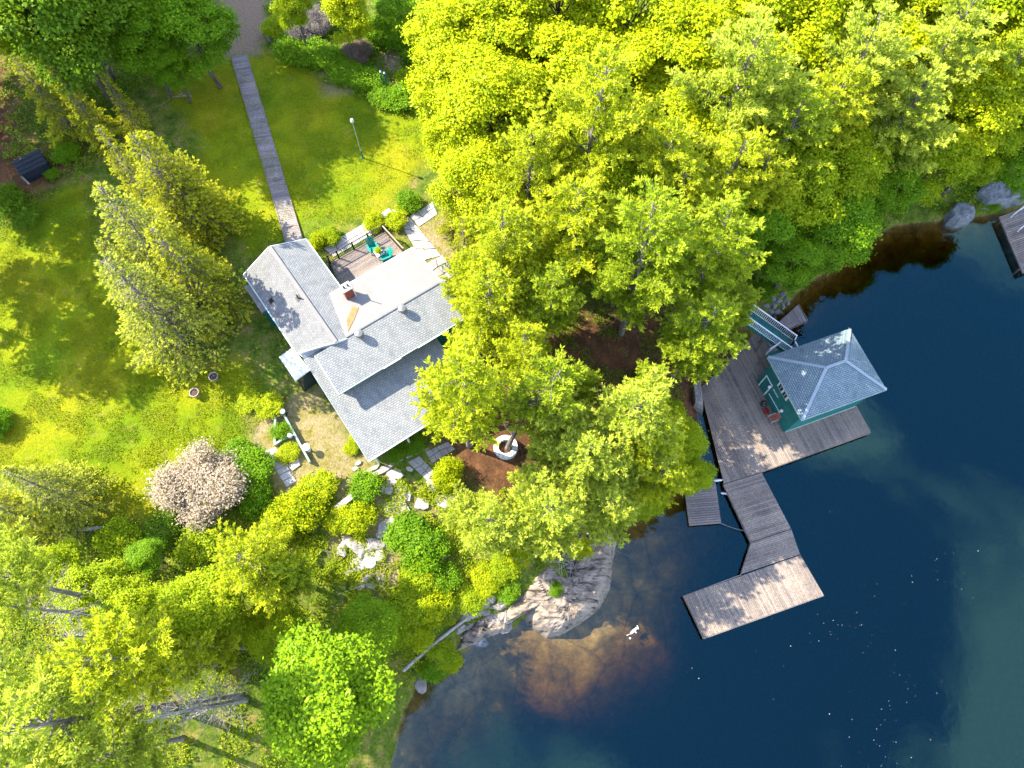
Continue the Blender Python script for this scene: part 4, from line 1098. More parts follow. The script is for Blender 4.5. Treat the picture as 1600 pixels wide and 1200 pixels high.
for i in range(14):                                             # cleats that bind each section
    t = i / 13; a = bw0 + (bw3 - bw0) * t; b = bw1 + (bw2 - bw1) * t; zs = zz[0] + (zz[1] - zz[0]) * t + .02
    MB().beam(V(a[0], a[1], zs), V(b[0], b[1], zs), .07, .03).build('cleat', MATS['deck_wood'], walk)
for a, b in ((bw0, bw3), (bw1, bw2)):
    i_ = (bw1 - bw0) * (.03 if a is bw0 else -.03)
    MB().beam(V(*(a + i_)[:2], zz[0] + .03), V(*(b + i_)[:2], zz[1] + .03), .07, .05).build('edge_strip', MATS['deck_wood'], walk)
    MB().beam(V(*(a + i_ * 3)[:2], zz[0] - .11), V(*(b + i_ * 3)[:2], zz[1] - .11), .09, .12).build('runner', MATS['dark_wood'], walk)

# ------------------------------------------------------------------ paving, stones and rocks
def slab(name, px, z_off, th, mat, parent=None, tilt=0.0):
    pts = [G(a, b) for a, b in px]; zc_ = max(np.mean([q[2] for q in pts]), 0.05) + z_off
    c = sum(pts) / len(pts)
    top = [V(q[0], q[1], zc_ + 0.5 * (q[2] - np.mean([k[2] for k in pts]))) for q in pts]
    return MB().prism(top, th).build(name, MATS[mat], parent, origin=None if parent is not None else c, bevel=.03)
def irregular(cx, cy, rx, ry, n=7, seed=0, rot=0.0):
    r = np.random.default_rng(seed); o = []
    for i in range(n):
        a = math.tau * i / n + r.normal(0, .12); k = r.uniform(.8, 1.12); x, y = rx * k * math.cos(a), ry * k * math.sin(a)
        o.append((cx + x * math.cos(rot) - y * math.sin(rot), cy + x * math.sin(rot) + y * math.cos(rot)))
    return o
patio = empty('stone_patio', G(650, 370)); tag(patio, 'pale flagstone patio beyond the deck railing', 'patio')
r_ = np.random.default_rng(3)
def paving(parent, quad_px, nu, nv, seed, mat, off=.05, jit=.05, name='paving_stone'):
    rr = np.random.default_rng(seed); A, B, C, Dd = [np.array(q, float) for q in quad_px]
    def pt(u, v): return (A * (1 - u) + B * u) * (1 - v) + (Dd * (1 - u) + C * u) * v
    gridp = [[pt((i + (rr.uniform(-jit, jit) if 0 < i < nu else 0) * 4) / nu, (j + (rr.uniform(-jit, jit) if 0 < j < nv else 0) * 4) / nv) for j in range(nv + 1)] for i in range(nu + 1)]
    for i in range(nu):
        for j in range(nv):
            q = [gridp[i][j], gridp[i + 1][j], gridp[i + 1][j + 1], gridp[i][j + 1]]; c = sum(q) / 4
            q = [c + (k - c) * .95 for k in q]; slab(name, [tuple(k) for k in q], off + rr.normal(0, .006), .12, mat, parent)
paving(patio, [(505, 388), (608, 325), (622, 344), (522, 402)], 7, 2, 1, 'concrete')
paving(patio, [(612, 326), (640, 340), (690, 400), (660, 408)], 2, 5, 2, 'concrete')
paving(patio, [(640, 338), (676, 316), (684, 335), (655, 355)], 3, 2, 3, 'concrete')
paving(patio, [(665, 412), (692, 398), (712, 430), (690, 445)], 2, 3, 4, 'paving')
tile = empty('paved_step_area', G(685, 705)); tag(tile, 'weathered grey square paving by the porch corner', 'paving')
paving(tile, [(664, 706), (700, 690), (712, 702), (676, 724)], 4, 2, 5, 'paving')
paving(tile, [(637, 722), (655, 712), (680, 738), (668, 752)], 2, 3, 6, 'paving')
wk = empty('garden_walk', G(440, 730)); tag(wk, 'bright concrete garden walk beside the raised beds', 'garden walk')
paving(wk, [(411, 706), (431, 698), (464, 752), (448, 762)], 1, 6, 7, 'concrete', .04, .02)
slab('paving_stone', [(450, 728), (466, 716), (470, 727), (458, 736)], .1, .1, 'concrete', wk)
slabs = empty('flagstone_steps', G(630, 790)); tag(slabs, 'irregular pale flagstones stepping down the garden slope', 'flagstones')
for i, (x, y, rx, ry, rt) in enumerate(((618, 741, 12, 7, .2), (612, 753, 8, 6, 0), (606, 764, 9, 8, .5), (629, 768, 16, 9, .9), (619, 797, 20, 16, .8), (604, 822, 15, 8, -.7), (596, 834, 10, 6, -.6),
                                         (657, 787, 7, 9, .7), (663, 790, 6, 8, .7), (691, 784, 13, 9, .5), (709, 777, 8, 6, .2), (672, 755, 6, 5, 0), (640, 733, 5, 3, .5), (585, 741, 16, 3.2, -.5), (600, 735, 14, 3.0, -.5), (578, 735, 16, 3, -.5),
                                         (560, 724, 5, 3, -.4), (555, 733, 5, 3, -.4))):
    slab('flagstone', irregular(x, y, rx * 1.25, ry * 1.25, 7, i + 20, rt), .10 + .02 * (i % 3), .22, 'flagstone', slabs)
for i in range(6):
    a = np.array((560, 738.)) + np.array((13., -5.4)) * i
    slab('flagstone', irregular(a[0] + 40, a[1] - 8, 6, 2.2, 6, 60 + i, -.4), .12, .15, 'paving', slabs)

def rock_mesh(seed, sub=2, flat=0.7):
    import bmesh
    bm = bmesh.new(); bmesh.ops.create_icosphere(bm, subdivisions=sub, radius=1.0); r = np.random.default_rng(seed)
    dirs = rand_unit(9, r); cut = r.uniform(.42, .85, 9)
    for v in bm.verts:
        p = np.array(v.co)
        for d, c in zip(dirs, cut):
            k = p @ d
            if k > c: p = p - d * (k - c) * .85
        p *= 1 + r.normal(0, .03); v.co = p * V(1, 1, flat)
    me_ = bpy.data.meshes.new('rock'); bm.to_mesh(me_); bm.free()
    if sub > 2:
        for p_ in me_.polygons: p_.use_smooth = True
    return me_
ORD = 'leftmost second third fourth fifth sixth seventh eighth ninth tenth eleventh twelfth'.split()
def nth(items, i):
    k_ = sorted(range(len(items)), key=lambda j: items[j][0]).index(i)
    return 'leftmost' if k_ == 0 else 'rightmost' if k_ == len(items) - 1 else ORD[k_] + ' from the left'
ROCKS = {}
stone_mat('sunken', ((0.05, 0.035, 0.02), (0.10, 0.07, 0.035), (0.18, 0.125, 0.055)), 0.8, 0.3, (0.1, 0.07, 0.03), 0.5)
def outcrop_mat():
    m = stone_mat('outcrop_rock', ((0.16, 0.138, 0.112), (0.235, 0.20, 0.163), (0.30, 0.256, 0.205)), 0.6, 0.9, (0.05, 0.055, 0.06), 0.75)
    ns, ls = m.node_tree.nodes, m.node_tree.links; b = ns['Principled BSDF']; src = b.inputs['Base Color'].links[0].from_socket
    g = node(ns, 'NewGeometry'); mp = node(ns, 'Mapping'); mp.inputs['Rotation'].default_value = (0, 0, .9); mp.inputs['Scale'].default_value = (.5, 2.6, .5)
    ls.new(g.outputs['Position'], mp.inputs['Vector']); n = node(ns, 'TexNoise', Scale=1.0, Detail=9.0, Roughness=.72, Distortion=.8); ls.new(mp.outputs[0], n.inputs['Vector'])
    r = ramp(ns, [(.40, (.16, .165, .17)), (.47, (.8, .8, .8)), (.6, (1.15, 1.12, 1.1))]); ls.new(n.outputs['Fac'], r.inputs[0])
    mu = node(ns, 'MixRGB', blend_type='MULTIPLY'); mu.inputs[0].default_value = 1; ls.new(src, mu.inputs[1]); ls.new(r.outputs[0], mu.inputs[2]); ls.new(mu.outputs[0], b.inputs['Base Color'])
for mname in ('granite', 'dark_granite', 'flagstone', 'sunken'):
    ROCKS[mname] = []
    for s in range(6):
        k = rock_mesh(s + 100, 3 if mname == 'sunken' else 2); k.materials.append(MATS[mname]); ROCKS[mname].append(k)
outcrop_mat()
def rock(px, py, sx, sy, sz, rot, mat='granite', i=0, label=None, group=None, sink=.3, z=None, name='boulder'):
    q = G(px, py) if z is None else P(px, py, z)
    o = bpy.data.objects.new(name, ROCKS[mat][i % 6]); COL.objects.link(o)
    o.location = V(q[0], q[1], q[2] + sz * (.5 - sink)); o.scale = (sx, sy, sz); o.rotation_euler = (random.gauss(0, .08), random.gauss(0, .08), rot)
    return tag(o, label, 'rock', group)

def outcrop(name, px_poly, top_px, z_edge, z_top, label, mat='outcrop_rock', steps=20, seed=0, rough=.2):
    """a bare granite hump: rings from its water line up to a worn top"""
    import bmesh
    r = np.random.default_rng(seed); base = np.array([P(a, b, z_edge)[:2] for a, b in px_poly]); n0 = len(base)
    ring = []                                                    # resample outline
    for i in range(n0):
        a, b = base[i], base[(i + 1) % n0]; k = max(2, int(np.linalg.norm(b - a) / .2))
        ring += [a + (b - a) * j / k for j in range(k)]
    ring = np.array(ring); n = len(ring); c = P(*top_px, z_top)[:2]; vs = []; fs = []
    for s in range(steps):
        t = s / steps; p = ring + (c - ring) * t
        z = z_edge - .7 + (z_top - z_edge + .7) * (1 - (1 - min(1, t * 2.3)) ** 2.4)
        ang = p[:, 0] * .62 + p[:, 1] * .78; step_ = np.floor(ang * .9 + .5 * vnoise(p[:, 0], p[:, 1], .5, seed + 5)) 
        nz_ = rough * (.55 * (vnoise(step_, step_ * .37, 1.0, seed + 6)) + .35 * vnoise(p[:, 0], p[:, 1], 4.5, seed + 8) + vnoise(p[:, 0], p[:, 1], .9, seed) + .6 * vnoise(p[:, 0], p[:, 1], 2.3, seed + 1) + .7 * np.sign(vnoise(p[:, 0] * 1.0 + p[:, 1] * .7, p[:, 1], .55, seed + 2)) * .5)
        for q, e in zip(p, nz_): vs.append((q[0], q[1], z + e * min(1, t * 4 + .2)))
        if s:
            for i in range(n): fs.append(((s - 1) * n + i, (s - 1) * n + (i + 1) % n, s * n + (i + 1) % n, s * n + i))
    vs.append((c[0], c[1], z_top)); ci_ = len(vs) - 1
    for i in range(n): fs.append(((steps - 1) * n + i, (steps - 1) * n + (i + 1) % n, ci_))
    area = sum(ring[i][0] * ring[(i + 1) % n][1] - ring[(i + 1) % n][0] * ring[i][1] for i in range(n))
    if area < 0: fs = [f[::-1] for f in fs]
    m = MB(); m.add(vs, fs); o = m.build(name, MATS[mat], origin=V(c[0], c[1], 0), smooth=False)
    return tag(o, label, 'rock')
outcrop('rock_outcrop', [(770, 985), (800, 972), (806, 955), (825, 985), (852, 1001), (872, 1000), (905, 980), (938, 955), (957, 920), (960, 885), (966, 850), (971, 822), (966, 800), (940, 800), (905, 825), (872, 845), (835, 880), (800, 920), (775, 955)],
        (895, 915), -.1, 1.9, 'great pale granite outcrop sloping into the brown shallows', seed=4)
outcrop('shore_ledge', [(700, 1030), (722, 1018), (745, 1006), (775, 993), (800, 985), (806, 962), (800, 945), (770, 948), (735, 975), (712, 1000)], (765, 972), -.1, 1.0, 'tan ledge under the tumbled shore stones', steps=12, seed=21)
outcrop('shore_rock', [(1470, 338), (1475, 352), (1490, 358), (1508, 356), (1522, 345), (1520, 328), (1505, 320), (1485, 318)], (1496, 335), -.1, 1.3, 'rounded grey shore boulder left of the neighbouring dock', 'dark_granite', 7, 9, .08)
outcrop('bank_rock', [(1505, 310), (1530, 330), (1560, 330), (1600, 322), (1600, 285), (1560, 288), (1520, 296)], (1555, 308), .2, 2.0, 'grey bedrock bank above the neighbouring dock', 'dark_granite', 7, 13, .15)
outcrop('bank_rock', [(1078, 600), (1094, 588), (1098, 620), (1100, 648), (1082, 640)], (1088, 615), .1, 1.0, 'rock wedged between the boathouse dock and the trees', 'granite', 6, 17, .1)
k = 0
SR = [(585, 852, 1.0, .7, .5), (565, 860, .8, .6, .45), (548, 850, 1.2, .6, .5), (575, 873, .7, .9, .5), (560, 880, .8, .6, .4), (590, 868, .6, .5, .4), (535, 858, .9, .5, .4),
      (545, 893, .5, .4, .35), (570, 905, .5, .45, .35), (580, 915, .45, .35, .3), (562, 915, .5, .35, .3), (595, 905, .4, .4, .3)]
for i, (x, y, a, b, c) in enumerate(SR):
    rock(x, y, a, b, c, i * 1.3, 'flagstone', i, 'pale boulder in the heap on the garden slope, ' + nth(SR, i), 'boulders heaped on the slope')
r2 = np.random.default_rng(5)
lines = [((715, 985), (800, 960)), ((735, 1000), (795, 975)), ((720, 965), (790, 945)), ((735, 950), (775, 935)), ((745, 1008), (760, 1005))]
for li, (a, b) in enumerate(lines):
    nn = (16, 13, 12, 7, 3)[li]
    for i in range(nn):
        t = (i + r2.uniform(.1, .9)) / nn; s = r2.uniform(.16, .48)
        rock(a[0] + (b[0] - a[0]) * t, a[1] + (b[1] - a[1]) * t + r2.uniform(-5, 5), s * r2.uniform(1, 1.7), s, s * .7, r2.uniform(0, 3), 'granite', li * 5 + i, 'tumbled grey shore stone left of the big outcrop', 'tumbled stones along the shore')
rock(750, 1004, .75, .45, .4, -.1, 'dark_granite', 2, 'squared grey block at the water edge below the tumbled stones')
rock(658, 1068, .5, .75, .5, .2, 'granite', 4, 'pale pointed stone at the water by the oak crown')
STN = ((1216, 470, .5), (1208, 478, .45), (1222, 478, .4), (1213, 487, .45), (1226, 468, .35), (1203, 486, .4), (1219, 489, .4), (1230, 474, .35), (1210, 496, .35), (1196, 478, .4), (1222, 460, .4), (1207, 467, .4))
for i, (x, y, s) in enumerate(STN):
    rock(x, y, s, s * .8, s * .7, i, 'dark_granite', i, 'dark stone on the bank beside the boathouse stair, ' + nth(STN, i), 'stones on the bank by the stair')
SUNK = ((990, 900, 1.2, .8, -.55), (975, 925, .9, .8, -.5), (1000, 925, .8, .7, -.9), (1010, 890, 1.1, .7, -.9), (905, 1000, 1.0, .5, -.5), (760, 1045, .9, .7, -.6), (820, 1050, .8, .6, -.8))
for i, (x, y, a, b, z) in enumerate(SUNK):
    rock(x, y, a, b, .45, i * .7 - .5, 'sunken', i, 'sunken tan rock under the brown shallows, ' + nth(SUNK, i), 'sunken rocks in the shallows', .5, z, 'sunken_rock')
GST = ((505, 67), (424, 62), (430, 75), (640, 113), (632, 165))
for i, (x, y) in enumerate(GST):
    rock(x, y, .45, .35, .3, i, 'dark_granite', i, 'small grey stone in the border beyond the lawn, ' + nth(GST, i), 'garden stones')
rock(676, 762, .4, .4, .35, 0, 'granite', 1, 'knobbly pale stone beside the small round bush')

# ------------------------------------------------------------------ garden things
def lamp(px, py, h, label):
    q = G(px, py); e = empty('lamp_post', q, label, 'lamp post')
    MB().lathe([(.13, -.1), (.13, .06), (.07, .12), (.06, .9), (.075, .95)], q, 10).build('base', MATS['lamp_green'], e)
    MB().tube([q + V(0, 0, .9), q + V(0, 0, h)], [.04, .035], 8).build('pole', MATS['timber_green'], e)
    MB().lathe([(.05, h), (.14, h + .05), (.16, h + .2), (.12, h + .33), (.03, h + .38)], q, 10).build('globe', MATS['white_paint'], e, smooth=True)
lamp(567, 247, 4.4, 'slim green lamp post standing alone on the lawn')
q = G(482, 703); e = empty('bird_bath', q, 'small white bird bath on the dry garden soil', 'bird bath')
MB().lathe([(.2, 0), (.2, .06), (.08, .12), (.07, .55), (.12, .6)], q, 12).build('pedestal', MATS['white_paint'], e, smooth=True)
MB().lathe([(.1, .6), (.28, .70), (.30, .74), (.25, .73), (.05, .68)], q, 14).build('bowl', MATS['white_paint'], e, smooth=True)
beds = empty('raised_beds', G(450, 680)); tag(beds, 'weathered green timber frame of the raised vegetable bed', 'garden bed')
for (a, b) in (((443, 645), (486, 724)), ((433, 646), (432, 698)), ((432, 697), (456, 680)), ((433, 646), (443, 644))):
    A, B = G(*a, .22), G(*b, .22); MB().beam(A, B, .16, .5).build('timber', MATS['timber_green'], beds)
q = G(446, 648); e = empty('garden_lantern', q, 'dark lantern with pale blue top at the bed corner', 'lantern')
MB().box(q + V(0, 0, .35), (.3, .3, .7)).build('body', MATS['black_metal'], e); MB().lathe([(.22, .7), (.2, .8), (.04, .9)], q, 8).build('cap', MATS['rail_white'], e)
q = G(456, 684); e = empty('watering_can', q, 'pale watering can at the corner of the bed', 'watering can')
MB().lathe([(.16, .0), (.16, .3), (.05, .34)], q + V(0, 0, .35), 10).build('body', MATS['rail_white'], e); MB().tube([q + V(.1, 0, .45), q + V(.42, .05, .72)], .03, 6).build('spout', MATS['rail_white'], e)
q = G(540, 787); e = empty('stone_bench', q, 'short grey stone bench among the garden plants', 'bench'); d = unit(G(550, 780) - G(535, 792))
MB().box(q + V(0, 0, .48), (1.5, .45, .12), d * V(1, 1, 0)).build('seat', MATS['paving'], e)
for s in (-.5, .5): MB().box(q + d * V(1, 1, 0) * s + V(0, 0, .2), (.2, .38, .44), d * V(1, 1, 0)).build('leg', MATS['paving'], e)
# stone ring round the leaning pine
q = G(790, 700); e = empty('tree_ring', q, 'white round planter ring at the foot of the leaning pine', 'planter ring')
for i in range(14):
    a = math.tau * i / 14; b = math.tau * (i + .96) / 14
    ri, ro = .55, .95; pts = [q + V(r0 * math.cos(t), r0 * math.sin(t), .42) for r0, t in ((ri, a), (ro, a), (ro, b), (ri, b))]
    MB().prism(pts, .6).build('ring_stone', MATS['white_paint'], e, bevel=.02)
# compost bin, fence, garden stakes, stump, drift
q = G(60, 268); e = empty('compost_bin', q, 'dark tarp-covered bin in the shade of the left trees', 'bin'); d = unit(V(.82, .57, 0))
MB().box(q + V(0, 0, .55), (2.2, 1.5, 1.2), d).build('body', MATS['navy_tarp'], e, bevel=.06)
m = MB(); n_ = V(-d[1], d[0], 0)
m.prism([q + d * 1.2 + n_ * .85 + V(0, 0, 1.32), q - d * 1.2 + n_ * .85 + V(0, 0, 1.32), q - d * 1.2 - n_ * .85 + V(0, 0, 1.2), q + d * 1.2 - n_ * .85 + V(0, 0, 1.2)], .08); m.build('lid', MATS['navy_tarp'], e, bevel=.03)
for k in (-.5, 0, .5): MB().beam(q + d * 1.18 + n_ * k + V(0, 0, 1.3), q - d * 1.18 + n_ * k + V(0, 0, 1.3), .06, .05).build('rib', MATS['navy_tarp'], e)
MB().beam(q - d * 1.1 - n_ * .95 + V(0, 0, .1), q - d * 1.35 + n_ * .1 + V(0, 0, .1), .16, .1).build('base_board', MATS['bleached_wood'], e)
fe = empty('white_rail_fence', G(672, 12), 'white three-rail fence corner at the top of the view', 'fence')
f0, f1, f2 = G(640, -25), G(672, 14), G(690, 10)
for z in (.45, .95, 1.45):
    for a, b in ((f0, f1), (f1, f2)): MB().beam(a + V(0, 0, z), b + V(0, 0, z), .06, .15).build('rail', MATS['rail_white'], fe)
for q in (f0, (f0 + f1) / 2, f1, f2): MB().beam(q - V(0, 0, .3), q + V(0, 0, 1.65), .13, .13).build('post', MATS['rail_white'], fe)
for i, (px, py, lb) in enumerate(((600, 138, 'green garden post in the far border, left of its pair'), (606, 140, 'green garden post in the far border, right of its pair'))):
    q = G(px, py); e = empty('garden_post', q, lb, 'post', 'pair of green garden posts')
    MB().beam(q - V(0, 0, .2), q + V(0, 0, 1.9), .11, .11).build('shaft', MATS['lamp_green'], e); MB().lathe([(.09, 1.9), (.1, 1.98), (.02, 2.1)], q, 6).build('finial', MATS['rail_white'], e)
def log(name, a, b, r0, r1, label, mat='bleached_wood', twigs=0, z0=None, z1=None):
    A = G(*a, r0 * .8) if z0 is None else P(*a, z0); B = G(*b, r1 * .8) if z1 is None else P(*b, z1)
    rr = np.random.default_rng(int(a[0] * 7 + a[1])); m = MB(); limb(m, A, B, r0, r1, rr, .03, 6, 7)
    for i in range(twigs):
        s = A + (B - A) * rr.uniform(.2, .98); limb(m, s, s + rr.normal(size=3) * V(.7, .7, .35) + V(0, 0, .25), .03, .008, rr, .12, 3, 3)
    return tag(m.build(name, MATS[mat], origin=A, smooth=True), label, 'log')
log('fallen_log', (630, 1048), (735, 962), .16, .12, 'long bleached log lying along the bank above the water', twigs=3)
log('driftwood_board', (720, 995), (737, 1005), .09, .08, 'short pale board by the squared shore block')
log('driftwood_branch', (712, 1050), (728, 1030), .05, .03, 'thin pale branch at the water under the bank plants')
log('fallen_log', (500, 858), (550, 873), .07, .05, 'thin dark pole lying across the pale boulders', 'bark')
log('fallen_log', (125, 828), (195, 824), .16, .12, 'pale fallen trunk half hidden along the lawn edge', twigs=6)
log('fallen_log', (905, 820), (940, 835), .22, .15, 'stubby pale log on the point above the outcrop', twigs=2)
log('fallen_log', (300, 150), (262, 152), .06, .03, 'bare fallen branch at the dark hedge on the far lawn', twigs=8)
rr = np.random.default_rng(8)
def brush(px, py, n, label, spread=1.2, name='dead_brush', up=.5, mat='bleached_wood'):
    q = G(px, py); m = MB()
    for i in range(n):
        a = q + rr.normal(size=3) * V(spread * .5, spread * .5, .05); limb(m, a, a + rr.normal(size=3) * V(spread, spread, .3) + V(0, 0, up * rr.random()), .022, .005, rr, .12, 3, 3)
    return tag(m.build(name, MATS[mat], origin=q), label, 'brush')
brush(880, 860, 60, 'tangle of bare grey branches above the granite outcrop', 1.5, up=1.6)
brush(590, 890, 45, 'dry brown brush between the pale boulders and green bushes', 1.1, mat='pale_wood')
brush(745, 975, 20, 'bare twigs lying over the tumbled shore stones', .8)
brush(940, 830, 60, 'matted brown roots on the steep face of the outcrop', .8, mat='bark')
brush(870, 610, 30, 'bare curving twigs under the leaning pine', 1.3, up=1.5)
m = MB(); q = P(991, 985, .05); d = unit(P(995, 981, .05) - P(986, 989, .05)); sn_ = V(-d[1], d[0], 0)
m.tube([q - d * .42, q - d * .3, q, q + d * .26, q + d * .34], [.02, .09, .11, .08, .02], 8); m.tube([q + d * .30 - sn_ * .14, q + d * .42 + sn_ * .12], [.05, .05], 6); m.tube([q - sn_ * .03, q - sn_ * .24], [.07, .05], 6); m.tube([q - d * .42, q - d * .7 + sn_ * .1], [.02, .015], 5); m.lathe([(.01, -.08), (.08, -.03), (.07, .06), (.01, .09)], q - d * .62 - sn_ * .22, 8)
tag(m.build('floating_marker', MATS['white_paint'], origin=q, smooth=True), 'small white marker floating alone on the lake off the point', 'marker')

